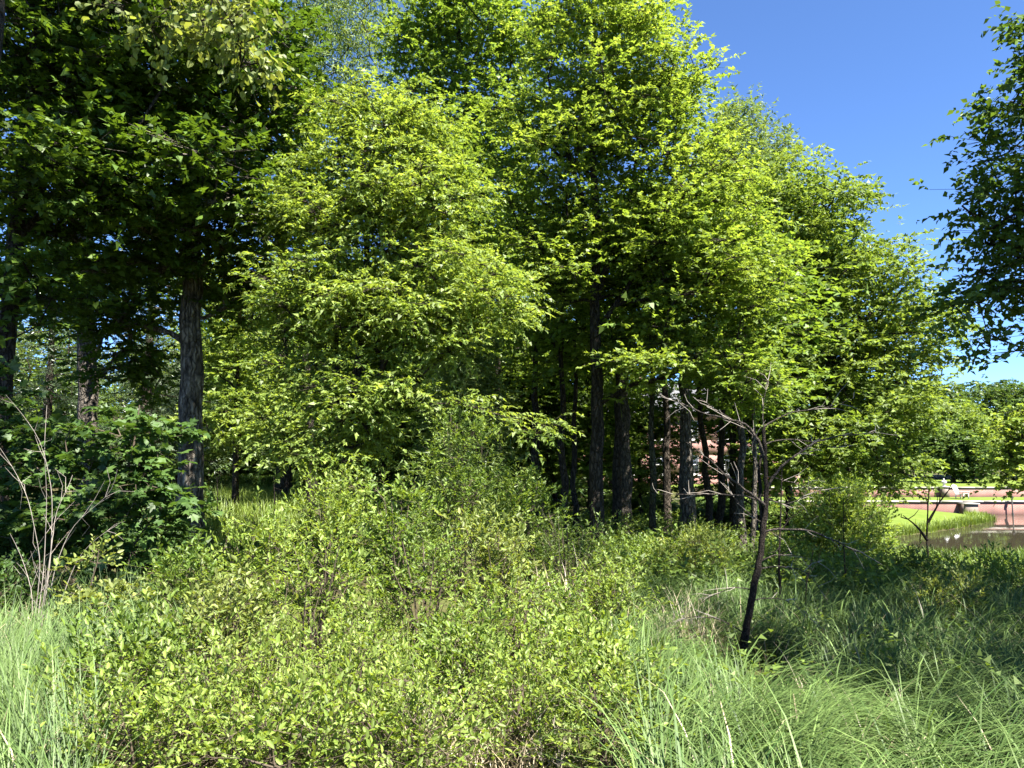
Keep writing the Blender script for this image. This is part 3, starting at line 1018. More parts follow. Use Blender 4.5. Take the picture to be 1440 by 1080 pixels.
# oak on the right of the wood
Y = 26.0
b = gpt(1168, Y)
plant("oak_tree", "broad rounded oak at the pond end of the wood, crown sloping to the right", "tree", b,
      [(trunk_pts(1168, Y, [(1166, 600), (1168, 500), (1150, 380), (1130, 280)]), 0.30, 0.05),
       (trunk_pts(1168, Y, [(1166, 545), (1195, 480), (1240, 420), (1280, 380)])[1:], 0.13, 0.03),
       (trunk_pts(1168, Y, [(1172, 480), (1110, 530), (1070, 540)])[1:], 0.09, 0.03)],
      [EL(1115, 290, Y, 90, 55, 3.0), EL(1150, 305, Y, 45, 40, 2.5), EL(1150, 380, Y, 100, 70, 3.4), EL(1218, 410, Y, 60, 50, 3.0), EL(1278, 460, Y, 42, 45, 2.4), EL(1240, 490, Y, 75, 50, 3.0),
       EL(1140, 500, Y, 90, 70, 3.2), EL(1220, 580, 25, 70, 60, 2.6), EL(1150, 620, 24.5, 90, 55, 2.6), EL(1230, 660, 24.5, 50, 35, 2), EL(1300, 515, Y, 28, 36, 1.6), EL(1060, 330, Y, 50, 70, 2.5)],
      n=390, dmin=0.58, seed=15, twig_tubes=False, bole=1.6, bark='bark_dark', leafm='oak', leaf=0.125, wr=0.75, shape='tri1', twigs=17, tlen=0.6, nleaf=14, flat=0.4, rc=0.34, tip_r=0.014, tilt=0.5)

# feathery pale tree top behind
Y = 34.0
b = gpt(1030, Y)
plant("ash_tree", "thin-crowned pale ash rising between the bright maple and the oak", "tree", b,
      [(trunk_pts(1030, Y, [(1030, 500), (1030, 330), (1035, 230)]), 0.2, 0.015)],
      [EL(1035, 185, Y, 38, 40, 2.0), EL(1025, 240, Y, 60, 50, 2.4), EL(1080, 245, Y, 35, 50, 2.0), EL(1020, 320, Y, 60, 60, 2.5)],
      n=170, dmin=0.55, seed=16, twig_tubes=False, bole=5, bark='bark_mid', leafm='willow', leaf=0.16, wr=0.45, shape='tri1', twigs=16, tlen=0.7, nleaf=12, flat=0.7, rc=0.35, droop=0.2, tip_r=0.014, tilt=0.7, up=0.3)

# big shady maple on the left
Y = 16.0
b = gpt(268, Y)
plant("shade_maple_tree", "large maple with a rough trunk painted sun-mottled and a deeply shaded crown at left", "tree", b,
      [(trunk_pts(268, Y, [(268, 600), (270, 400), (268, 250), (275, 80), (280, -120), (285, -400)]), 0.27, 0.06),
       (trunk_pts(268, Y, [(270, 340), (330, 200), (370, 90), (390, -60)])[1:], 0.11, 0.03),
       (trunk_pts(268, Y, [(270, 330), (200, 250), (140, 130), (90, -50)])[1:], 0.11, 0.03)],
      [EL(300, 100, 14, 120, 110, 3.2), EL(180, 150, 14, 110, 120, 3.2), EL(260, 260, 14, 140, 90, 3.0), EL(370, 130, 15, 60, 110, 2.5), EL(360, 300, 15, 65, 90, 2.4), EL(180, 330, 14.5, 120, 80, 2.8),
       EL(400, 90, 15.5, 38, 85, 1.6), EL(190, 420, 17.5, 60, 60, 1.6), EL(340, 400, 17.0, 50, 60, 1.6), EL(200, 520, 18, 50, 40, 1.6), EL(120, 430, 16, 70, 50, 1.6)],
      n=340, dmin=0.5, seed=17, bole=2.2, bark='bark_shag_sunlit', leafm='dark', leaf=0.115, wr=0.95, shape='tri1', twigs=14, tlen=0.5, nleaf=12, flat=0.3, rc=0.32, droop=0.12, tip_r=0.012, sides=14, rough=0.1)

# near tree whose trunk just shows in the top left corner; its high crown shades the left side
Y = 7.0
xb = W(-95, 60, Y)[0]
b = np.array([xb - 0.1, Y, g1(xb, Y) - 0.1])
tr = [b, W(-62, 400, Y), W(-40, 200, Y), W(-13, 40, Y), W(5, -300, Y), W(40, -900, Y)]
plant("near_tree", "near tree cut off by the left edge with a pale sunlit leaf spray hanging down", "tree", b,
      [(tr, 0.17, 0.06), ([W(5, -250, Y), W(120, -160, 6.6), W(250, -70, 6.4), W(320, 0, 6.3)], 0.045, 0.01),
       ([W(120, -160, 6.6), W(170, -40, 6.3), W(215, 30, 6.2)], 0.02, 0.006)],
      [EL(320, 30, 6.2, 45, 40, 0.35, 3.0), EL(350, 70, 6.2, 25, 30, 0.2, 3.0), EL(280, -10, 6.3, 60, 30, 0.4, 2.0), EL(215, 30, 6.2, 35, 22, 0.2, 2.0), EL(160, 0, 6.3, 30, 20, 0.2, 2.0)],
      n=36, dmin=0.15, seed=18, bole=2.5, bark='bark_mid', leafm='spray', leaf=0.060, wr=0.85, shape='oval', twigs=6, tlen=0.22, nleaf=7, flat=0.8, rc=0.1, droop=0.5, tip_r=0.006, step=0.35, single=260, inner=0.1, tilt=0.7)

# canopy trees left and overhead, only their lower crowns are in the frame
plant("leaning_tree", "dark leaning trunk near the left edge forking below the leaf canopy", "tree", gpt(2, 12.0),
      [(trunk_pts(2, 12.0, [(4, 520), (20, 350), (42, 190), (56, 60), (70, -120), (90, -420)]), 0.16, 0.05),
       (trunk_pts(2, 12.0, [(30, 330), (70, 262), (95, 250), (115, 258), (150, 240), (190, 190), (230, 120)])[1:], 0.06, 0.02),
       (trunk_pts(2, 12.0, [(52, 130), (90, 60), (120, -60)])[1:], 0.07, 0.03)],
      [EL(60, 100, 12, 100, 100, 2.0), EL(20, 250, 11.5, 70, 90, 1.6), EL(120, 250, 12, 90, 60, 1.6), EL(40, 400, 12, 70, 60, 1.4), EL(90, -80, 12, 160, 100, 2.6)],
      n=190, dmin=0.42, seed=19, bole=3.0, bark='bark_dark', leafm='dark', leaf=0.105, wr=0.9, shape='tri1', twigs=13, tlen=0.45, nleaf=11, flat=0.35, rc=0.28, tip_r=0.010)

plant("straight_tree", "straight thick trunk with a sunlit right side behind the left-hand maple saplings", "tree", gpt(124, 20.0),
      [(trunk_pts(124, 20.0, [(124, 550), (120, 350), (118, 100), (118, -300)]), 0.27, 0.10),
       (trunk_pts(124, 20.0, [(124, 480), (90, 430), (40, 410), (0, 415)])[1:], 0.06, 0.015),
       (trunk_pts(124, 20.0, [(126, 520), (150, 470), (165, 380)])[1:], 0.06, 0.015)],
      [EL(120, 200, 20, 110, 130, 2.6), EL(60, 380, 20, 70, 60, 2.0), EL(170, 380, 20, 50, 60, 1.8), EL(110, -60, 20, 150, 120, 3.0)],
      n=120, dmin=0.7, seed=20, twig_tubes=False, bole=3.5, bark='bark_sunlit', leafm='dark', leaf=0.135, wr=0.8, shape='tri1', twigs=13, tlen=0.6, nleaf=12, flat=0.4, rc=0.38, tip_r=0.014, sides=12, rough=0.08)

# unseen trees added above and behind the left side to darken its crowns
def canopy(px_world, label, seed, h=15.0, rad=5.0):
    x, y = px_world
    z = g1(x, y)
    b = np.array([x, y, z - 0.1])
    plant("unseen_canopy_tree", label, "tree", b,
          [([b, (x, y, z + 6), (x + 0.2, y, z + 12), (x, y + 0.2, z + h + 2)], 0.3, 0.08)],
          [((x, y, z + h), np.array([rad, rad, 3.6]), 1.0), ((x + 1, y - 1, z + h + 3), np.array([rad * .8, rad * .8, 3]), 1.0)],
          n=95, dmin=1.0, seed=seed, bole=8, bark='bark_dark', leafm='dark', leaf=0.26, wr=0.95, shape='tri1', twigs=9, tlen=0.8, nleaf=9, flat=0.35, rc=0.55, tip_r=0.02, twig_tubes=False, group="unseen trees added to shade the left side")
canopy((-9.2, 10.5), "unseen tall tree added out of frame at left for its shade", 21, 16.5, 4.8)
canopy((-3.2, 8.5 + 4.0 - 11.5), "unseen tall tree added out of frame at left for its shade", 22, 17.0, 4.2)
canopy((-11.5, 9.0), "unseen tall tree added out of frame at left for its shade", 23, 15.0, 4.5)

# right-hand tree, trunk outside the frame
xb = 12.2; yb = 11.5
b = np.array([xb, yb, g1(xb, yb) - 0.1])
plant("linden_tree", "dark-leaved tree reaching in from the right edge against the sky", "tree", b,
      [([b, (xb - .1, yb, b[2] + 3), (xb - 0.3, yb, b[2] + 6), (xb - .2, yb + .2, b[2] + 11)], 0.26, 0.06),
       ([(xb - .2, yb, b[2] + 4.0), W(1480, 420, 12.5), W(1410, 330, 12.8), W(1350, 290, 13)], 0.09, 0.015),
       ([(xb - .2, yb, b[2] + 3.2), W(1490, 520, 12.5), W(1430, 480, 12.6), W(1390, 470, 12.8)], 0.06, 0.012)],
      [EL(1430, 305, 12.8, 75, 70, 1.2, 2.2), EL(1375, 290, 13, 34, 42, 0.7, 3.0), EL(1430, 410, 12.6, 70, 65, 1.2, 2.4), EL(1395, 350, 12.8, 50, 40, .8, 2.6), EL(1420, 480, 12.4, 42, 26, 0.7, 1.5), EL(1440, 170, 12.6, 40, 75, 1.2, 2.6), EL(1448, 50, 12.6, 36, 60, 1.0, 2.6),
       EL(1425, 535, 12.0, 30, 14, 0.4, 1.0), ((xb - 0.5, yb - 1.5, b[2] + 8.0), np.array([4.2, 4.5, 4.2]), 0.35), ((xb - 1.2, yb - 3, b[2] + 10), np.array([3.6, 3.6, 2.6]), 0.4)],
      n=460, dmin=0.33, seed=24, bole=2.2, bark='bark_dark', leafm='right', leaf=0.115, wr=0.72, shape='kite', twigs=10, tlen=0.42, nleaf=10, flat=0.5, rc=0.25, droop=0.3, tip_r=0.012, tilt=0.6)

xs2, ys2 = 9.2, 4.0  # unseen tree added; crown lobes placed to shade the sedge and thicket
zs2 = g1(xs2, ys2)
plant("unseen_shade_tree", "unseen tree beyond the right edge, its crown shaped to shade the grass", "tree", np.array([xs2, ys2, zs2 - .1]),
      [([(xs2, ys2, zs2 - .1), (xs2 + .1, ys2, zs2 + 4), (xs2, ys2 + .1, zs2 + 10)], 0.22, 0.05)],
      [((xs2 - .3, ys2 + 0.5, zs2 + 9.5), np.array([3.1, 2.9, 2.3]), 1.0), ((xs2 - 2.0, ys2 - 2.6, zs2 + 10.0), np.array([1.9, 1.6, 1.2]), 0.8), ((5.6, 7.3, zs2 + 10.4), np.array([2.6, 1.9, 1.2]), 1.0)],
      n=80, dmin=0.65, seed=27, bole=5, bark='bark_dark', leafm='right', leaf=0.17, wr=0.8, twigs=7, tlen=0.6, nleaf=8, flat=0.4, rc=0.35, tip_r=0.015, twig_tubes=False)

plant("young_linden", "bright young tree at the right edge hanging over the pond", "tree", gpt(1450, 19.0),
      [(trunk_pts(1450, 19.0, [(1448, 700), (1440, 640), (1435, 590)]), 0.08, 0.015)],
      [EL(1440, 620, 19, 28, 38, 1.0), EL(1450, 660, 19, 36, 26, 1.0), EL(1420, 682, 19, 18, 9, 0.5), EL(1462, 600, 19, 28, 40, 1.0)],
      n=60, dmin=0.3, seed=25, bole=0.8, bark='bark_mid', leafm='elder', leaf=0.10, wr=0.75, shape='kite', twigs=9, tlen=0.36, nleaf=10, flat=0.4, rc=0.2, droop=0.2, tip_r=0.008, step=0.4)

plant("small_clearing_tree", "small slim tree with a bare dark trunk at the edge of the grassy clearing", "tree", gpt(331, 27.0),
      [(trunk_pts(331, 27.0, [(331, 640), (333, 560), (335, 470), (338, 380)]), 0.13, 0.03)],
      [EL(330, 480, 27, 55, 60, 1.6), EL(350, 560, 27, 65, 30, 1.6), EL(310, 590, 26.5, 40, 25, 1.4), EL(390, 600, 26.5, 50, 40, 1.4), EL(335, 400, 27, 55, 60, 1.6)],
      n=120, dmin=0.55, seed=26, twig_tubes=False, bole=2.2, bark='bark_dark', leafm='elder', leaf=0.13, wr=0.7, shape='tri1', twigs=13, tlen=0.5, nleaf=12, flat=0.4, rc=0.3, tip_r=0.012)

# trunks standing in the wood
TR = [
    # px, Y, width px, lean px at y=380, bark, crown px-centre y, label
    (792, 21.0, 13, -4, 'bark_mid', 430, "slim dark trunk just left of the bright maple's trunk"),
    (806, 22.5, 10, 6, 'bark_dark', 420, "thin leaning trunk pressed between the bright maple and its left neighbour"),
    (866, 25.0, 15, 4, 'bark_dark', 420, "dark trunk close behind the bright maple on its right"),
    (878, 28.0, 20, 2, 'bark_sunlit', 400, "pale sunlit trunk deep in the wood right of the bright maple"),
    (917, 18.5, 12, 0, 'bark_moss', 400, "slim mossy trunk rooted in the sunlit undergrowth right of the bright maple"),
    (938, 26.0, 14, -3, 'bark_mid', 410, "grey trunk between the mossy trunk and the stout pale one"),
    (966, 23.0, 25, -4, 'bark_sunlit', 420, "stout pale flaring trunk in front of the brick house"),
    (998, 29.0, 12, -26, 'bark_dark', 430, "dark trunk leaning left in front of the brick house"),
    (1012, 30.0, 12, 10, 'bark_dark', 430, "dark upright trunk crossing the brick house"),
    (1042, 20.5, 13, 4, 'bark_sunlit', 460, "pale-footed trunk behind the bare little tree"),
    (1058, 19.0, 8, 2, 'bark_sunlit', 480, "slender light trunk half hidden by the bare little tree"),
    (752, 24.0, 15, 2, 'bark_dark', 420, "dark trunk behind the box elder's right-hand boughs"),
    (620, 26.0, 17, 0, 'bark_dark', 430, "dark trunk seen through the box elder's lower boughs"),
    (440, 17.5, 18, -14, 'bark_dark', 420, "leaning dark trunk at the right side of the clearing"),
    (700, 29.0, 14, 0, 'bark_dark', 420, "shadowed trunk beside the pale spruce"),
]
for k, (px, Yt, wpx, lean, bk, cy, lab) in enumerate(TR):
    r = wpx * Yt / F / 2
    n_ = 34 if Yt > 20 else 40
    plant("wood_tree", lab, "tree", gpt(px, Yt),
          [(trunk_pts(px, Yt, [(px + lean * 0.2, 640), (px + lean, 420), (px + lean * 1.3, 340), (px + lean * 1.5, 285)]), r, 0.02)],
          [EL(px + lean, cy - 60, Yt, 65, 90, 2.0), EL(px + lean, cy + 60, Yt, 60, 50, 1.8)],
          n=n_ if px != 440 else 8, dmin=0.8, seed=40 + k, jit=0.11, bole=(EYE - g1(XP(px, Yt), Yt)) + 1.2, bark=bk, leafm='tall', leaf=0.15, wr=0.85, shape='tri1', twigs=10, tlen=0.65, nleaf=11, flat=0.35, rc=0.42, tip_r=0.012,
          sides=9, rough=0.07, group="trunks standing in the wood", limbs=4)

# dim background wood: three kinds, repeated
def bg_tree(kind, seed):
    b = np.zeros(3)
    rngb = np.random.default_rng(seed)
    h = [11.0, 13.0, 9.5][kind]
    ells = [((0, 0, h * 0.62), np.array([2.6, 2.6, h * 0.33]), 1.0), ((0.8, 0, h * 0.36), np.array([2.2, 2.2, h * 0.16]), 0.7), ((-.9, -.4, h * 0.24), np.array([1.8, 1.8, h * 0.09]), 0.7)]
    att = sample_att(ells, 120, 0.8, rngb)
    old = globals()['gz']
    globals()['gz'] = lambda X, Y: np.full(np.shape(X), -5.0)
    r = plant("background_tree", "dim leafy tree deep in the background wood", "tree", b,
              [([(0, 0, -0.3), (0.05, 0, h * 0.4), (-0.1, 0.1, h * 0.9)], 0.16, 0.03)], None, att=att, seed=seed, bole=1.5,
              bark='bark_dark', leafm='tall' if kind < 2 else 'oak', leaf=0.18, wr=0.85, shape='tri1', twigs=13, tlen=0.7, nleaf=12, flat=0.35, rc=0.45, tip_r=0.014, twig_tubes=False, limbs=3,
              group="background wood trees")
    globals()['gz'] = old
    return r
protos = [bg_tree(k, 70 + k) for k in range(3)]
spots = [(85, 52), (300, 52), (245, 40), (405, 45), (470, 34), (540, 38), (590, 33), (650, 36), (730, 35), (780, 39), (830, 34), (900, 38), (1060, 36), (1110, 33), (-60, 38), (330, 50),
         (500, 46), (610, 48), (720, 48), (860, 47)]
rb = np.random.default_rng(99)
for k, (px, Yt) in enumerate(spots):
    o = protos[k % 3] if k < 3 else copy_tree(protos[k % 3])
    x = XP(px, Yt)
    o.location = (x, Yt, g1(x, Yt))
    s = rb.uniform(0.85, 1.2)
    o.scale = (s, s, s * rb.uniform(0.9, 1.1)); o.rotation_euler = (0, 0, rb.uniform(0, 6.28))

# dense bushes under the background trees
old_gz = gz
gz = lambda X, Y: np.full(np.shape(X), -5.0)
rngb = np.random.default_rng(75)
bush = plant("background_bush", "dim bush closing the view at the back of the wood", "shrub", np.zeros(3), [([(0, 0, -0.2), (0.1, 0, 1), (0, 0.1, 2.2)], 0.06, 0.02), ([(0, 0, -0.2), (-.5, 0, 0.8), (-1, 0.1, 1.6)], 0.05, 0.02)], None,
             att=sample_att([((0, 0, 1.4), np.array([2.4, 1.6, 1.6]), 1.0)], 120, 0.4, rngb), seed=75, step=0.4, bark='bark_dark', leafm='far', leaf=0.16, wr=0.8, shape='tri1', twigs=9, tlen=0.45, nleaf=8, flat=0.5, rc=0.25,
             tip_r=0.01, twig_tubes=False, limbs=0, foliage='foliage', trunk_name='stems', group="bushes at the back of the wood", sides=6)
gz = old_gz
for k in range(26):
    o = bush if k == 0 else copy_tree(bush)
    px = -60 + k * 46 + (0 if k > 5 else -20) + (k % 3) * 9
    Yt = 44 + (k * 7 % 5) * 2.0
    if px > 830: Yt = 41 + (k % 3)
    x = XP(px, Yt)
    s = 1.0 + 0.3 * ((k * 5) % 4) / 3
    o.location = (x, Yt, g1(x, Yt)); o.scale = (s, s, s * (1.0 if px < 800 else 0.42)); o.rotation_euler = (0, 0, k * 1.7)

# pines showing pale needles against the light
def conifer(name, label, px, Yt, h, seed, top_r, mat='pine', low=0.15):
    rng = np.random.default_rng(seed)
    x = XP(px, Yt); z = g1(x, Yt)
    b = np.array([x, Yt, z - 0.1])
    att = []
    for lev in np.arange(low, 0.98, 0.045):
        m = 6
        a0 = rng.uniform(0, 6.28)
        for q in range(m):
            a = a0 + q * 6.283 / m + rng.normal(0, 0.2)
            R = top_r * (1 - lev) ** 0.8 * rng.uniform(0.6, 1.1)
            for fr in (0.5, 1.0):
                att.append((x + math.cos(a) * R * fr, Yt + math.sin(a) * R * fr, z + h * lev - 0.12 * R * fr))
    att = np.array(att)
    return plant(name, label, "tree", b, [([b, (x, Yt, z + h * 0.5), (x, Yt, z + h)], 0.02 * h + 0.02, 0.015)], None, att=att, seed=seed, rise=-0.2, bow=0.02,
                 bark='bark_mid', leafm=mat, leaf=0.17, wr=0.16, shape='tri1', twigs=10, tlen=0.55, nleaf=12, flat=0.35, rc=0.2, droop=0.15, tilt=0.9, tip_r=0.011, inner=0.1, limbs=4, twig_tubes=False)
conifer("pine_tree", "blue-grey pine filling the sky gap between the two left trunks", 200, 30, 13, 81, 3.0)
conifer("pine_tree", "pale pine behind the leaning trunk at the left edge", 60, 29, 11, 82, 2.8)
conifer("spruce_tree", "pale green spruce glowing behind the box elder's lower right boughs", 655, 19.0, 5.4, 83, 1.5, 'willow', 0.1)

# far trees behind the terraces
def far_tree(seed, h, r, mat):
    rngb = np.random.default_rng(seed)
    ells = [((0, 0, h * 0.62), np.array([r, r, h * 0.38]), 1.0), ((r * .4, -r * .3, h * 0.35), np.array([r * .8, r * .8, h * 0.25]), 1.0)]
    att = sample_att(ells, 170, 0.6, rngb, 0.3)
    old = globals()['gz']; globals()['gz'] = lambda X, Y: np.full(np.shape(X), -5.0)
    t = plant("far_tree", "x", "tree", np.zeros(3), [([(0, 0, -0.3), (0, 0, h * .5), (0, 0, h * .9)], 0.2, 0.05)], None, att=att, seed=seed, bole=0.8, bark='bark_dark', leafm=mat,
              leaf=0.26, wr=0.85, shape='tri1', twigs=12, tlen=0.7, nleaf=10, flat=0.4, rc=0.5, tip_r=0.02, twig_tubes=False, limbs=2, group="far trees beyond the terraces", sides=7)
    globals()['gz'] = old
    return t
ft = [far_tree(90, 10.5, 4.2, 'far'), far_tree(91, 8.0, 3.2, 'oak'), far_tree(92, 5.2, 2.6, 'far')]
fspots = [(0, 1310, 86, 1.05, "tall dark far tree behind the urn at the end of the pond"), (1, 1345, 80, 1.0, "bright rounded far tree above the white garden chair"), (2, 1343, 71, 0.9, "low rounded dark green bush-like tree standing behind the urn"),
          (0, 1395, 90, 1.1, "tall far tree right of the garden chair"), (1, 1270, 88, 1.2, "far tree half hidden by the oak's right flank"), (0, 1440, 84, 1.0, "far tree behind the bright young tree at the right edge"),
          (0, 1225, 95, 1.2, None), (0, 1150, 98, 1.3, None), (0, 1060, 96, 1.2, None), (0, 980, 100, 1.2, None), (1, 1500, 84, 1.4, None), (0, 900, 96, 1.2, None), (0, 800, 92, 1.2, None), (0, 700, 90, 1.2, None), (0, 600, 92, 1.2, None), (0, 500, 94, 1.2, None), (0, 400, 90, 1.2, None), (0, 300, 92, 1.2, None), (0, 200, 92, 1.2, None), (0, 90, 92, 1.2, None), (0, -20, 92, 1.2, None)]
for k, (kd, px, Yt, s, lab) in enumerate(fspots):
    first = k < 3
    o = ft[kd] if first else copy_tree(ft[kd])
    x = XP(px, Yt)
    o.location = (x, Yt, g1(x, Yt)); o.scale = (s, s, s); o.rotation_euler = (0, 0, rb.uniform(0, 6.28))
    o["label"] = lab if lab else "distant tree glimpsed through gaps in the wood"

# ------------------------------------------------------------------ saplings and shrubs
plant("maple_sapling", "dark green maple sapling with broad lobed leaves in front of the big shady trunk", "sapling", gpt(150, 9.3),
      [(trunk_pts(150, 9.3, [(160, 740), (180, 640), (200, 570)]), 0.03, 0.008), (trunk_pts(150, 9.3, [(145, 760), (110, 690), (90, 620)]), 0.025, 0.007), (trunk_pts(150, 9.3, [(170, 780), (220, 730), (245, 690)]), 0.02, 0.006)],
      [EL(185, 620, 9.3, 70, 50, 0.5), EL(130, 690, 9.2, 100, 55, 0.7), EL(215, 710, 9.0, 50, 55, 0.5), EL(60, 640, 9.4, 60, 60, 0.5), EL(190, 780, 8.9, 80, 35, 0.5), EL(60, 760, 9.2, 60, 50, 0.5)],
      n=125, dmin=0.16, seed=101, step=0.3, bole=0.3, bark='twig_brown', leafm='sapling', leaf=0.105, wr=1.0, shape='maple', twigs=5, tlen=0.26, nleaf=6, flat=0.3, rc=0.1, droop=0.2, tilt=0.38, tip_r=0.005, single=300, foliage='foliage', trunk_name='stems', sides=6, limbs=3, flare=0)
plant("maple_sapling", "shaded maple sapling filling the left edge below the leaning trunk", "sapling", gpt(10, 10.0),
      [(trunk_pts(10, 10.0, [(10, 760), (0, 640), (10, 560)]), 0.03, 0.008)],
      [EL(10, 620, 10, 60, 70, 0.6), EL(10, 740, 9.8, 60, 60, 0.6), EL(-30, 560, 10, 60, 80, .6)],
      n=60, dmin=0.2, seed=102, step=0.3, bole=0.3, bark='twig_brown', leafm='sapling', leaf=0.12, wr=1.0, shape='tri', twigs=4, tlen=0.28, nleaf=7, flat=0.3, rc=0.12, droop=0.2, tip_r=0.005, foliage='foliage', trunk_name='stems', sides=6, limbs=3, flare=0)


def shrub(label, px, Yt, top, wpx, seed, leafm='shrub', leaf=0.05, dens=1.0, stems=7, name="leafy_shrub", group="leafy shrubs in the foreground thicket", low=0.12, shape='oval', wr=0.46, up=0.95, tlen=0.30, nleaf=13, cat="shrub", bark='twig_brown', twigs=6):
    rng = np.random.default_rng(seed)
    x = XP(px, Yt); z = g1(x, Yt)
    b = np.array([x, Yt, z - 0.05])
    ztop = W(px, top, Yt)[2]
    h = max(0.5, ztop - z) * (1.08 if Yt < 12 else 1.0)
    R = wpx * Yt / F
    st = []
    for k in range(stems):
        a = rng.uniform(0, 6.28); rr = R * rng.uniform(0.1, 0.75)
        e = np.array([x + math.cos(a) * rr, Yt + math.sin(a) * rr * 0.8, z + h * rng.uniform(0.6, 0.97)])
        m1 = b + (e - b) * 0.45 + np.array([-math.cos(a) * rr * 0.18, 0, h * 0.06])
        b2 = b + np.array([math.cos(a), math.sin(a), 0]) * 0.06
        st.append(([b2, m1, e], 0.010 + 0.004 * h, 0.0035))
    ells = [((x, Yt, z + h * 0.52), np.array([R, R * 0.8, h * 0.5]), 1.0), ((x, Yt, z + h * 0.72), np.array([R * 0.7, R * 0.6, h * 0.28]), 1.0)]
    leaf = leaf * rng.uniform(0.72, 1.1)
    n = int(50 * dens * rng.uniform(0.75, 1.2) * max(0.6, R * R * h / 0.55) ** 0.62)
    # stems first, later ones root at the base again
    r = plant(name, label, cat, b, st, ells, n=n, dmin=0.11, seed=seed, step=0.22, rise=0.9, bow=0.04, jit=0.02, bole=h * low, bark=bark, leafm=leafm, leaf=leaf, wr=wr, shape=shape,
              twigs=twigs, tlen=tlen, nleaf=nleaf, flat=0.9, rc=0.085, droop=0.10, tilt=0.55, up=up, tip_r=0.0045, sides=5, rough=0.03, foliage='foliage', trunk_name='stems', limbs=0, flare=0, clear=h * low, group=group, shell=0.5, inner=0.35, lift=1.2)
    return r


SH = [
    ("tall shrub rising highest from the thicket in front of the spruce", 645, 11.0, 598, 62, 'shrub2', 0.060),
    ("shrub on the right shoulder of the thicket below the dark trunks", 742, 11.5, 680, 52, 'shrub2', 0.058),
    ("shrub at the foot of the box elder's leaning stems", 465, 9.8, 680, 60, 'shrub', 0.058),
    ("shrub in the middle of the thicket just below the tallest one", 560, 8.8, 690, 60, 'shrub', 0.056),
    ("shrub on the thicket's left shoulder beside the shaded clearing edge", 365, 8.2, 755, 58, 'shrub', 0.055),
    ("shrub in the thicket below its right shoulder", 690, 8.6, 738, 60, 'shrub', 0.055),
    ("sunny shrub in the thicket's centre left, third row back", 450, 6.7, 770, 82, 'shrub', 0.050),
    ("sunny shrub in the very centre of the thicket", 600, 6.9, 765, 80, 'shrub', 0.050),
    ("sunny shrub on the thicket's right flank above the dry stems", 715, 6.4, 838, 68, 'shrub', 0.050),
    ("sunny shrub at the thicket's left end behind the bottom row", 320, 6.0, 850, 75, 'shrub', 0.050),
    ("bottom-row shrub nearest the left-hand grass", 200, 5.2, 935, 72, 'shrub', 0.046),
    ("bottom-row shrub second from the left-hand grass", 350, 4.6, 935, 88, 'shrub', 0.043),
    ("bottom-row shrub in the middle, left of the dry stem heap", 505, 4.7, 915, 90, 'shrub', 0.043),
    ("bottom-row shrub behind the heap of dry stems", 645, 5.2, 905, 65, 'shrub', 0.046),
    ("separate bottom-row shrub at the right end beside the long grass", 825, 5.6, 925, 70, 'shrub', 0.048),
    ("bright little shrub standing alone left of the dry grass tuft", 858, 8.8, 818, 55, 'shrub', 0.055),
    ("dull green shrub between the thicket and the bright maple's foot", 800, 10.5, 735, 55, 'shrub2', 0.056),
    ("shrub at the thicket's right edge in half shade", 778, 7.8, 840, 45, 'shrub2', 0.052),
    ("bottom-edge shrub in front, first right of the left-hand grass", 215, 4.0, 1000, 95, 'shrub', 0.042),
    ("bottom-edge shrub in front, left of the broken dead pole", 400, 3.95, 1005, 110, 'shrub', 0.040),
    ("bottom-edge shrub in front, between the dead pole and the dry stem heap", 575, 4.0, 1010, 90, 'shrub', 0.040),
    ("bottom-edge shrub in front, beside the long grass at the thicket's right end", 850, 4.4, 1000, 75, 'shrub', 0.042),
    ("low shrub poking up under the right end of the bottom row", 735, 4.7, 985, 70, 'shrub', 0.044),
]
for k, (lab, px, Yt, top, wp, lm, lf) in enumerate(SH):
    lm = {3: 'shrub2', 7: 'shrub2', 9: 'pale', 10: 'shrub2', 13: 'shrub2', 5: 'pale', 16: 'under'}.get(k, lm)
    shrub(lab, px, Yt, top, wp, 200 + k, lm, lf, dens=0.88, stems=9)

MS = [
    ("pale sunlit shrub at the foot of the stout flaring trunk", 985, 14.0, 748, 60, 'pale', 0.07, 0.9),
    ("low green shrub in front of the mossy trunk", 925, 14.5, 775, 60, 'shrub2', 0.07, 0.9),
    ("bright sapling-like shrub right of the bare little tree", 1170, 17.0, 672, 75, 'elder', 0.09, 0.75),
    ("light green shrub overhanging the left end of the pond", 1212, 19.0, 700, 48, 'elder', 0.09, 0.75),
    ("shrub behind the bare little tree's lower trunk", 1095, 14.5, 770, 50, 'shrub2', 0.065, 0.8),
    ("straggling shrub with pale reddish leaves in the shaded grass at right", 1315, 10.0, 818, 55, 'pale', 0.05, 0.7),
    ("sprig of bright yellow-green leaves near the right edge by the water", 1392, 13.0, 782, 34, 'elder', 0.09, 0.5),
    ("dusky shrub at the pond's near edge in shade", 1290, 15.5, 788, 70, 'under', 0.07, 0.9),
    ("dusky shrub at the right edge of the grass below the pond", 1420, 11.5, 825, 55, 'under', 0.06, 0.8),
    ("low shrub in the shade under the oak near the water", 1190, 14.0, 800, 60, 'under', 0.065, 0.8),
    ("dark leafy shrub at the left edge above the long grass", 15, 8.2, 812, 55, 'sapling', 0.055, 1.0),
    ("leafy shrub under the maple sapling beside the thicket", 265, 8.0, 800, 50, 'shrub2', 0.055, 0.8),
    ("sunlit shrub among the trunks under the bright maple", 885, 16.0, 760, 55, 'under', 0.075, 0.9),
]
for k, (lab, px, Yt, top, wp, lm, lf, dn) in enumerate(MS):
    shrub(lab, px, Yt, top, wp, 240 + k, lm, lf, dens=dn, stems=6, group=None, shape='kite' if Yt > 12 else 'oval')

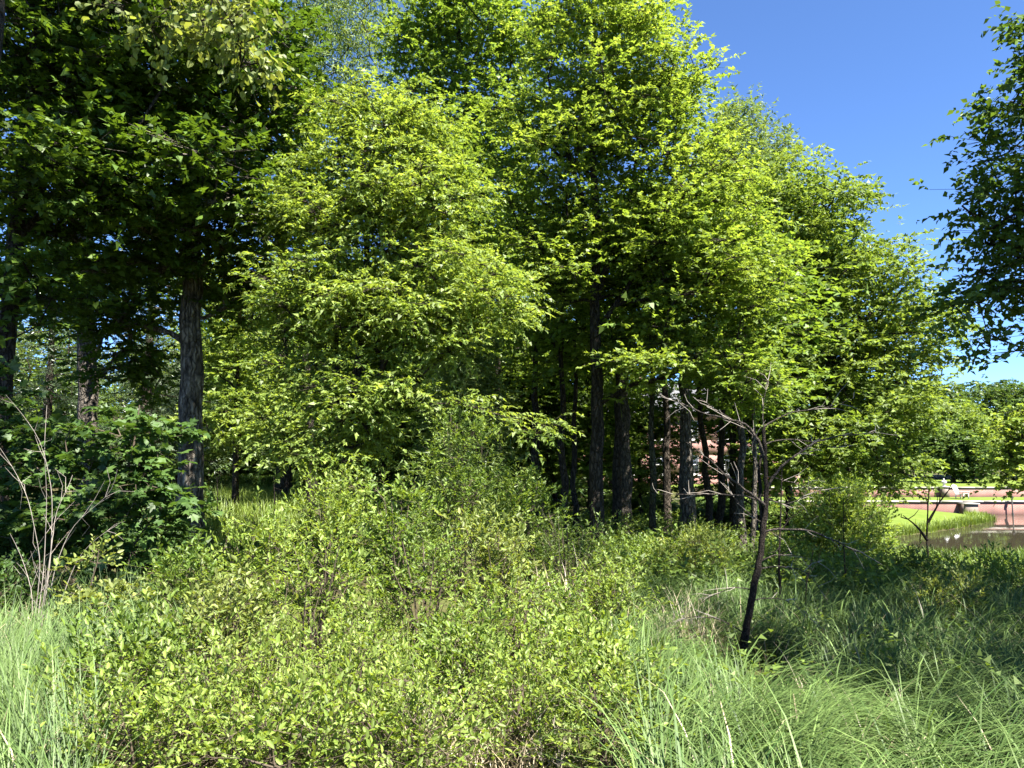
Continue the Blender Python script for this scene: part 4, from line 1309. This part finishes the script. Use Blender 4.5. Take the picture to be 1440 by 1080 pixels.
# the little tiered sapling left, single bare stem below
plant("young_sapling", "thin young sapling with tiers of pale green leaves above a bare dark stem at left", "sapling", gpt(127, 7.0),
      [(trunk_pts(127, 7.0, [(126, 920), (127, 860), (134, 810), (139, 772)]), 0.012, 0.004), (trunk_pts(127, 7.0, [(128, 872), (170, 850), (205, 828)])[1:], 0.006, 0.003), (trunk_pts(127, 7.0, [(129, 850), (105, 815), (92, 795)])[1:], 0.006, 0.003)],
      [EL(139, 780, 7, 16, 14, .1, 2), EL(98, 797, 7, 18, 12, .1, 2), EL(130, 840, 7, 34, 12, .2, 2), EL(180, 838, 7, 26, 12, .12, 2), EL(120, 870, 7, 36, 10, .18, 2)],
      n=44, dmin=0.05, seed=300, step=0.12, bole=0.5, bark='twig_brown', leafm='pale', leaf=0.06, wr=0.5, shape='oval', twigs=3, tlen=0.13, nleaf=6, flat=0.5, rc=0.03, up=0.5, droop=0.05, tip_r=0.003, sides=6, limbs=0, flare=0, foliage='foliage', trunk_name='stem', lift=1.0, inner=0.1)

# bare little tree in the right foreground, drawn limb by limb
DY = 7.5
M['bark_branch_lit'] = bark_mat("bark_branch_lit", (0.06, 0.05, 0.042), (0.24, 0.20, 0.165), 30.0)  # paler than the trunk bark: sunlight on the branches painted in
dead = empty("bare_tree", gpt(1042, DY, 0))
tag(dead, "small leafless tree with a curved dark trunk and spreading bare branches on the right", "tree")
db = np.array(dead.location)
rd = np.random.default_rng(310)


def dp(lst, r0, r1, name=None, sides=6, wob=0.004):
    P = [W(q[0], q[1], DY + (q[2] if len(q) > 2 else 0)) for q in lst]
    P = np.array(P)
    # smooth resample
    s = np.concatenate([[0], np.cumsum(np.linalg.norm(np.diff(P, axis=0), axis=1))])
    m = max(6, int(s[-1] / 0.07))
    t = np.linspace(0, s[-1], m)
    Q = np.stack([np.interp(t, s, P[:, k]) for k in range(3)], 1)
    for _ in range(3):
        Q[1:-1] = 0.25 * Q[:-2] + 0.5 * Q[1:-1] + 0.25 * Q[2:]
    Q[1:-1] += rd.normal(0, wob, (m - 2, 3))
    tt = np.linspace(0, 1, m)
    return Q, (r0 + (r1 - r0) * tt) * (1 + rd.normal(0, 0.04, m))


tk = Tubes()
Q, R = dp([(1040, 965), (1043, 930), (1052, 870), (1066, 800), (1074, 740), (1078, 700), (1077, 650), (1074, 600)], 0.043, 0.016)
R[:4] *= np.array([1.5, 1.3, 1.15, 1.05])
tk.tube(Q, R, 10, rd, 0.08)
Q, R = dp([(1072, 760, 0.02), (1070, 700, 0.05), (1066, 660, 0.08), (1072, 630, .1)], 0.025, 0.011)
tk.tube(Q, R, 8, rd, 0.06)
obj("trunk", tk.mesh("trunk", M['bark_dead'], db), dead)
BR = [
    ([(1077, 690), (1092, 660), (1120, 640), (1150, 618), (1190, 612), (1240, 606)], 0.018, 0.004),
    ([(1078, 712), (1050, 690), (1020, 668), (990, 640), (965, 622)], 0.020, 0.004),
    ([(1075, 640), (1058, 600), (1035, 590), (1000, 586), (960, 568), (925, 556)], 0.018, 0.003),
    ([(1076, 650), (1062, 612), (1040, 596), (1010, 578, -.1), (985, 560, -.1)], 0.013, 0.003),
    ([(1070, 705), (1052, 697), (1010, 695), (965, 696), (925, 694)], 0.013, 0.003),
    ([(1074, 748), (1092, 742), (1130, 744), (1165, 755), (1200, 772), (1235, 790)], 0.017, 0.004),
    ([(1074, 600), (1090, 590), (1120, 578), (1160, 575), (1200, 560)], 0.011, 0.003),
    ([(1076, 625), (1100, 615), (1140, 620), (1180, 632)], 0.010, 0.003),
    ([(1066, 800), (1095, 795), (1130, 800), (1150, 820), (1165, 850)], 0.010, 0.002),
    ([(1068, 790), (1085, 780), (1110, 776), (1150, 790)], 0.009, 0.002),
    ([(1060, 830), (1030, 822), (1000, 840), (985, 848)], 0.009, 0.002),
    ([(1046, 890), (1020, 870), (990, 866), (960, 868), (930, 880)], 0.009, 0.002),
    ([(1078, 700), (1105, 715), (1130, 700), (1150, 670)], 0.009, 0.002),
    ([(1067, 660), (1056, 640), (1055, 620), (1062, 606)], 0.010, 0.003),
    ([(1074, 600), (1070, 585), (1074, 560), (1080, 535)], 0.008, 0.002),
    ([(1072, 735), (1050, 725), (1035, 700), (1025, 690)], 0.009, 0.002),
    ([(1077, 670), (1110, 675), (1140, 690), (1170, 690)], 0.008, 0.002),
    ([(1058, 845), (1085, 838), (1120, 850), (1150, 880)], 0.008, 0.002),
]
tw = Tubes()
for lst, r0, r1 in BR:
    y0 = rd.uniform(-0.35, 0.35)
    l2 = [(q[0], q[1], (q[2] if len(q) > 2 else 0) + y0 * k / (len(lst) - 1)) for k, q in enumerate(lst)]
    Q, R = dp(l2, r0 * 0.78, r1 * 0.7)
    t = Tubes(); t.tube(Q, R, 6)
    obj("branch", t.mesh("branch", M['bark_branch_lit'], db), dead)
    for k in range(4 + int(len(Q) / 3)):
        i = rd.integers(max(1, int(len(Q) * 0.3)), len(Q))
        d = unit(Q[min(i, len(Q) - 1)] - Q[i - 1]); L = rd.uniform(0.08, 0.30)
        d1 = unit(d + rd.normal(0, 0.5, 3) + np.array([0, 0, 0.12]))
        d2 = unit(d1 + rd.normal(0, 0.35, 3))
        p1 = Q[i] + d1 * L * 0.55; p2 = p1 + d2 * L * 0.45
        tw.tube([Q[i], p1, p2], [0.0028, 0.0022, 0.0012], 4)
o = obj("twigs", tw.mesh("twigs", M['twig_grey'], db), dead); o["kind"] = "stuff"


def bare_stems(name, label, px, Yt, paths, r, mat, seed, twigs=5, cat="dead stems", tl=(0.1, 0.4)):
    rng = np.random.default_rng(seed)
    b = gpt(px, Yt, 0)
    root = empty(name, b); tag(root, label, cat)
    tw = Tubes()
    for lst in paths:
        gp = gpt(lst[0][0], Yt)
        first = W(lst[0][0], lst[0][1], Yt)
        P = np.array([first if first[2] > gp[2] + 0.65 else gp] + [W(q[0], q[1], Yt + rng.uniform(-0.15, 0.15)) for q in lst[1:]])
        s = np.concatenate([[0], np.cumsum(np.linalg.norm(np.diff(P, axis=0), axis=1))])
        m = max(6, int(s[-1] / 0.1)); t = np.linspace(0, s[-1], m)
        Q = np.stack([np.interp(t, s, P[:, k]) for k in range(3)], 1)
        for _ in range(2): Q[1:-1] = 0.25 * Q[:-2] + 0.5 * Q[1:-1] + 0.25 * Q[2:]
        T = Tubes(); T.tube(Q, np.linspace(r, r * 0.25, m), 5)
        obj("stem", T.mesh("stem", M[mat], b), root)
        for k in range(twigs):
            i = rng.integers(int(m * 0.25), m - 1)
            d = unit(unit(Q[i + 1] - Q[i]) + rng.normal(0, 0.6, 3)); L = rng.uniform(*tl)
            p1 = Q[i] + d * L * 0.5; p2 = p1 + unit(d + rng.normal(0, 0.3, 3) + [0, 0, .15]) * L * 0.5
            tw.tube([Q[i], p1, p2], [r * 0.4, r * 0.3, r * 0.15], 4)
    me = tw.mesh("twigs", M[mat], b)
    if me:
        o = obj("twigs", me, root); o["kind"] = "stuff"
    return root


bare_stems("bare_shrub", "clump of bare grey forking stems against the dark left-hand saplings", 62, 7.2,
           [[(58, 900), (62, 800), (66, 700), (62, 630), (66, 570)], [(64, 900), (72, 780), (74, 690), (58, 620), (30, 580), (8, 555)], [(55, 900), (58, 790), (40, 700), (20, 660), (0, 630)],
            [(68, 900), (76, 800), (100, 740), (160, 690), (165, 660)], [(60, 905), (74, 760), (78, 715), (95, 690), (102, 668)], [(66, 905), (110, 780), (150, 745), (165, 738)], [(50, 905), (48, 840), (30, 780), (14, 750)]],
           0.0055, 'twig_grey', 320, twigs=8)
bare_stems("dark_sapling_stem", "thin dark leafless sapling standing before the pond's left end", 1305, 17.0, [[(1305, 800), (1303, 760), (1305, 715), (1306, 690)], [(1304, 760), (1290, 740), (1270, 725)], [(1305, 735), (1318, 712), (1325, 700)]], 0.035, 'bark_dead', 321, 4, "sapling", (0.2, 0.6))
bare_stems("dark_sapling_stem", "thin straight dark stem just right of the bare little tree", 1096, 11.0, [[(1096, 880), (1095, 800), (1098, 720), (1100, 640)]], 0.022, 'bark_dead', 322, 5, "sapling", (0.2, 0.5))
bare_stems("dark_sapling_stem", "thin dark stem beneath the light green shrub at the pond's end", 1186, 12.5, [[(1186, 850), (1187, 780), (1186, 700)]], 0.016, 'bark_dead', 323, 4, "sapling", (0.2, 0.5))
bare_stems("dark_sapling_stem", "short thin dark stem in the grass right of the bare little tree", 1130, 10.0, [[(1130, 890), (1132, 830), (1145, 770)]], 0.011, 'bark_dead', 324, 5, "sapling", (0.15, 0.4))
bare_stems("dark_sapling_stem", "thin dark stem standing in the middle of the grassy clearing", 387, 22.0, [[(387, 760), (386, 700), (385, 670)]], 0.028, 'bark_dead', 325, 2, "sapling", (0.2, 0.5))
bare_stems("dark_sapling_stem", "thin dark stem left in the grassy clearing near the big trunk", 306, 24.0, [[(306, 730), (306, 690), (305, 670)]], 0.024, 'bark_dead', 326, 2, "sapling", (0.2, 0.5))
bare_stems("dead_pole", "pale broken dead pole leaning in the bottom thicket", 505, 4.9, [[(512, 1075), (498, 1010), (486, 985)]], 0.014, 'twig_grey', 327, 2, "dead stems", (0.1, 0.3))
bare_stems("dark_sapling_stem", "dark forking stem standing up through the centre of the thicket", 545, 5.9, [[(545, 960), (535, 905), (515, 870), (508, 850)], [(430, 960), (426, 880), (432, 810)]], 0.010, 'bark_dead', 328, 4, "sapling", (0.1, 0.3))


def dead_twigs(label, px, Yt, top, seed, n=7, wpx=45):
    rng = np.random.default_rng(seed)
    paths = []
    for k in range(n):
        x0 = px + rng.uniform(-wpx, wpx) * 0.4; x1 = px + rng.uniform(-wpx, wpx); y1 = top + rng.uniform(0, 70)
        paths.append([(x0, 1000), (x0 + (x1 - x0) * 0.5 + rng.normal(0, 6), y1 + 50), (x1, y1)])
    return bare_stems("dead_twig_clump", label, px, Yt, paths, 0.0048, 'twig_grey' if seed % 2 else 'twig_brown', seed, 7, "dead stems", (0.08, 0.3))


dead_twigs("grey dead twigs poking from the middle of the bottom-row shrubs", 600, 5.0, 920, 331)
dead_twigs("brown dead twigs showing at the thicket's centre left", 430, 6.2, 800, 332)
dead_twigs("grey dead twigs on the thicket's right flank", 745, 6.8, 850, 333)
dead_twigs("brown dead twigs at the left end of the thicket", 265, 5.4, 900, 334)
dead_twigs("brown dead twigs above the thicket's right shoulder", 800, 9.4, 720, 336)
dead_twigs("grey dead twigs at the bottom edge beside the long grass", 780, 4.6, 975, 337)


# ------------------------------------------------------------------ grasses
def blades(P, az, L, w, th0, th1, segs, tint):
    N = len(P)
    t = np.linspace(0, 1, segs + 1)
    th = th0[:, None] + (th1 - th0)[:, None] * (0.5 * (t[:-1] + t[1:]))[None, :] ** 1.5
    dl = (L / segs)[:, None]
    hx = np.concatenate([np.zeros((N, 1)), np.cumsum(np.sin(th) * dl, 1)], 1)
    hz = np.concatenate([np.zeros((N, 1)), np.cumsum(np.cos(th) * dl, 1)], 1)
    ca, sa = np.cos(az)[:, None], np.sin(az)[:, None]
    C = np.stack([P[:, 0:1] + hx * ca, P[:, 1:2] + hx * sa, P[:, 2:3] + hz], -1)
    ww = w[:, None] * np.maximum(1 - t[None, :] ** 2.2, 0.06) * 0.5
    side = np.stack([-sa + 0 * hx, ca + 0 * hx, 0 * hx], -1)
    V = np.stack([C - side * ww[..., None], C + side * ww[..., None]], 2)
    k = segs + 1
    base = np.array([[2 * i, 2 * i + 1, 2 * i + 3, 2 * i + 2] for i in range(segs)])
    Fq = (np.arange(N)[:, None, None] * (2 * k) + base[None]).reshape(-1, 4)
    return V.reshape(-1, 3), Fq, np.repeat(tint, 2 * k)


def tussocks(xy, per, Lm, wm, segs, seed, spread=0.12, th0=(0.05, 0.6), th1=(1.2, 2.3), bend=None):
    rng = np.random.default_rng(seed)
    N = len(xy) * per
    c = np.repeat(xy, per, 0)
    a = rng.uniform(0, 6.283, N)
    rr = spread * np.sqrt(rng.random(N))
    x = c[:, 0] + np.cos(a) * rr; y = c[:, 1] + np.sin(a) * rr
    P = np.stack([x, y, gz(x, y) - 0.01], 1)
    az = a + rng.normal(0, 0.7, N)
    if bend is not None:
        tb_ = np.repeat(bend + 0.9 * np.sin(xy[:, 0] * 2.1 + 1.7 * np.sin(xy[:, 1] * 1.9)) + rng.normal(0, 0.45, len(xy)), per)
        m = rng.random(N) < 0.8
        az = np.where(m, tb_ + rng.normal(0, 0.38, N), az)
    h = np.repeat(rng.uniform(0.55, 1.25, len(xy)), per)
    # the grass is shorter round the foot of the bare little tree
    near = np.exp(-(((x - 2.05) / 0.75) ** 2 + ((y - 6.4) / 1.1) ** 2))
    L = Lm * h * rng.uniform(0.45, 1.2, N) * (1 - 0.62 * near)
    tint = np.clip(np.repeat(rng.uniform(0, 0.7, len(xy)), per) + rng.uniform(0, 0.4, N), 0, 1)
    return blades(P, az, L, wm * rng.uniform(0.45, 1.6, N), rng.uniform(*th0, N), rng.uniform(*th1, N), segs, tint)


def scatter(n, y0, y1, seed, cond, k=0.72, pad=1.0):
    rng = np.random.default_rng(seed)
    Y = np.sqrt(rng.uniform(y0 ** 2, y1 ** 2, n * 4))
    X = rng.uniform(-1, 1, n * 4) * (k * Y + pad)
    m = cond(X, Y) & (pond_dist(X, Y) > 0.3) & ~((np.abs(X - XP(1042, 7.5)) < 0.30) & (Y < 7.75) & (Y > 6.6))
    return np.stack([X[m], Y[m]], 1)[:n]


def merge(parts, name, mat, label):
    V = []; Fq = []; T = []; n = 0
    for v, f, t in parts:
        V.append(v); Fq.append(f + n); T.append(t); n += len(v)
    o = obj(name, mesh_np(name, np.concatenate(V), np.concatenate(Fq), M[mat], np.concatenate(T)))
    tag(o, label, "grass", kind="stuff")
    return o


def pxx(X, Y): return 720 + X / Y * F

right = lambda X, Y: (pxx(X, Y) > np.where(Y < 5.5, 905, 840))
leftz = lambda X, Y: (pxx(X, Y) < np.where(Y < 5.6, 150, 330))
merge([tussocks(scatter(400, 2.6, 6.5, 401, right), 50, 0.88, 0.0082, 5, 411, spread=0.10, bend=0.3, th0=(0.0, 0.45), th1=(1.7, 3.0)),
       tussocks(scatter(700, 6.5, 11.5, 402, right), 23, 0.80, 0.0100, 4, 412, bend=0.3, th0=(0.0, 0.45), th1=(1.7, 2.9)),
       tussocks(scatter(900, 11.5, 19, 403, lambda X, Y: right(X, Y) & (pxx(X, Y) > 900)), 18, 0.62, 0.013, 2, 413, bend=0.2)],
      "sedge_grass", 'sedge', "long arching sedge grass covering the ground at lower right")
merge([tussocks(scatter(260, 2.8, 6.5, 404, leftz), 40, 0.66, 0.0070, 4, 414, bend=2.4, th1=(0.8, 2.0)),
       tussocks(scatter(260, 6.5, 9.2, 405, leftz), 26, 0.6, 0.009, 3, 415, bend=2.4, th1=(0.6, 1.9))],
      "meadow_grass", 'sedge', "fine upright long grass in the lower left corner")
merge([tussocks(scatter(420, 3, 9, 406, lambda X, Y: (pxx(X, Y) > 240) & (pxx(X, Y) < 880) & (Y > 4.8)), 14, 0.5, 0.008, 3, 416)],
      "thicket_grass", 'meadow', "grass growing between the thicket shrubs")
merge([tussocks(scatter(900, 15, 39.5, 407, lambda X, Y: (pxx(X, Y) > 285) & (pxx(X, Y) < 450), 0.42, 0), 18, 0.55, 0.02, 2, 417, spread=0.25, th1=(0.5, 1.5))],
      "clearing_grass", 'meadow', "bright long grass filling the clearing before the hedge")
# reeds on the pond's far bank
rr_ = np.random.default_rng(420)
t_ = rr_.random(600)
seg = np.array([(31.7, 52.5), (31.4, 50.6), (29.3, 48.2), (25, 44.2), (20.6, 40.8), (17, 38.8)])
sl_ = np.concatenate([[0], np.cumsum(np.linalg.norm(np.diff(seg, axis=0), axis=1))])
uu = t_ * sl_[-1]
rx = np.interp(uu, sl_, seg[:, 0]) - np.abs(rr_.normal(0, .5, 600)) * 0.6; ry = np.interp(uu, sl_, seg[:, 1]) + np.abs(rr_.normal(0, .6, 600))
merge([tussocks(np.stack([rx, ry], 1), 14, 0.42, 0.03, 2, 421, spread=0.3, th1=(0.2, 0.9))], "pond_reeds", 'meadow', "reeds and rank grass along the lawn's edge on the far side of the pond")
# low bank plants on this side of the pond
nb = scatter(500, 27, 33, 430, lambda X, Y: (pxx(X, Y) > 1180), 0.75)
merge([tussocks(nb, 14, 0.38, 0.03, 3, 431, spread=0.3, th1=(0.2, 0.9))], "bank_sedge", 'hedge', "dark sedge lining the near edge of the pond")

# dry stalks
def straw(name, label, px, Yt, n, L, spread, seed, w=0.006):
    rng = np.random.default_rng(seed)
    x = XP(px, Yt)
    root = empty(name, (x, Yt, g1(x, Yt))); tag(root, label, "dry grass")
    P = np.stack([x + rng.normal(0, spread, n), Yt + rng.normal(0, spread * 0.7, n)], 1)
    P3 = np.concatenate([P, (gz(P[:, 0], P[:, 1]) - 0.01)[:, None]], 1)
    a = rng.uniform(0, 6.283, n)
    v, f, t = blades(P3, a, L * rng.uniform(0.4, 1.2, n), w * rng.uniform(0.6, 1.4, n), rng.uniform(0, 0.7, n), rng.uniform(0.7, 2.0, n), 4, rng.random(n))
    o = obj("stalks", mesh_np("stalks", v - np.array(root.location), f, M['straw'], t), root); o["kind"] = "stuff"
    return root
straw("dry_grass_tuft", "tan tuft of dead grass in the green sedge left of the bare little tree", 962, 8.0, 300, 0.75, 0.16, 440)
straw("dry_stem_heap", "heap of dead tan stems at the bottom edge of the thicket", 672, 4.5, 260, 0.5, 0.24, 441, 0.006)
straw("dry_grass_patch", "pale patch of dead grass at the left foot of the bottom-row shrubs", 112, 4.6, 200, 0.32, 0.14, 442)
straw("dry_stem_tuft", "greyish tuft of dead stems on the thicket's right shoulder", 795, 9.0, 260, 1.0, 0.2, 443, 0.007)

merge([tussocks(scatter(260, 2.8, 10, 408, lambda X, Y: right(X, Y) | leftz(X, Y)), 9, 0.7, 0.006, 4, 418, th1=(0.9, 2.6))],
      "dead_grass", 'straw', "scattered dead tan blades among the long green grass")

# leafy ground cover in the wood
def cover(n, y0, y1, cond, leaf, h, seed, mat, name, label, k=0.72):
    xy = scatter(n, y0, y1, seed, cond, k)
    rng = np.random.default_rng(seed + 1)
    hh = rng.uniform(0.1, h, len(xy)) * (0.5 + 0.5 * np.sin(xy[:, 0] * 1.1 + 3 * np.sin(xy[:, 1] * 0.6)) ** 2)
    C = np.stack([xy[:, 0], xy[:, 1], gz(xy[:, 0], xy[:, 1]) + hh], 1)
    Dr = np.tile(np.array([[0, 0, 0.5]]), (len(C), 1))
    _, (P, D, Nn, ll, tint) = fine_leaves(C, Dr, rng, 4, 0.3 * leaf / 0.07, 7, leaf, 0.6, 0.6, 0.16, 0.1, 0.5, 0.3)
    ok = P[:, 2] > gz(P[:, 0], P[:, 1]) + 0.01
    v, f, t = leaf_arrays(P[ok], D[ok], Nn[ok], ll[ok], 0.6, 'tri1', tint[ok])
    o = obj(name, mesh_np(name, v, f, M[mat], t)); tag(o, label, "undergrowth", kind="stuff")
cover(2600, 11, 32, lambda X, Y: (pxx(X, Y) > 430) & (pxx(X, Y) < 1260), 0.085, 0.7, 450, 'under', "woodland_undergrowth", "leafy undergrowth carpeting the wood floor between the trunks")
cover(150, 4, 10, lambda X, Y: (pxx(X, Y) > 930), 0.05, 0.5, 456, 'under', "grass_weeds", "broad-leaved weeds scattered through the long sedge grass")
cover(900, 9, 26, lambda X, Y: (pxx(X, Y) < 300), 0.09, 0.8, 452, 'sapling', "shaded_undergrowth", "dark leafy undergrowth beneath the trees at left")
cover(800, 12, 27, lambda X, Y: (pxx(X, Y) > 1100), 0.08, 0.35, 454, 'under', "bank_undergrowth", "leafy undergrowth on the slope down to the pond")
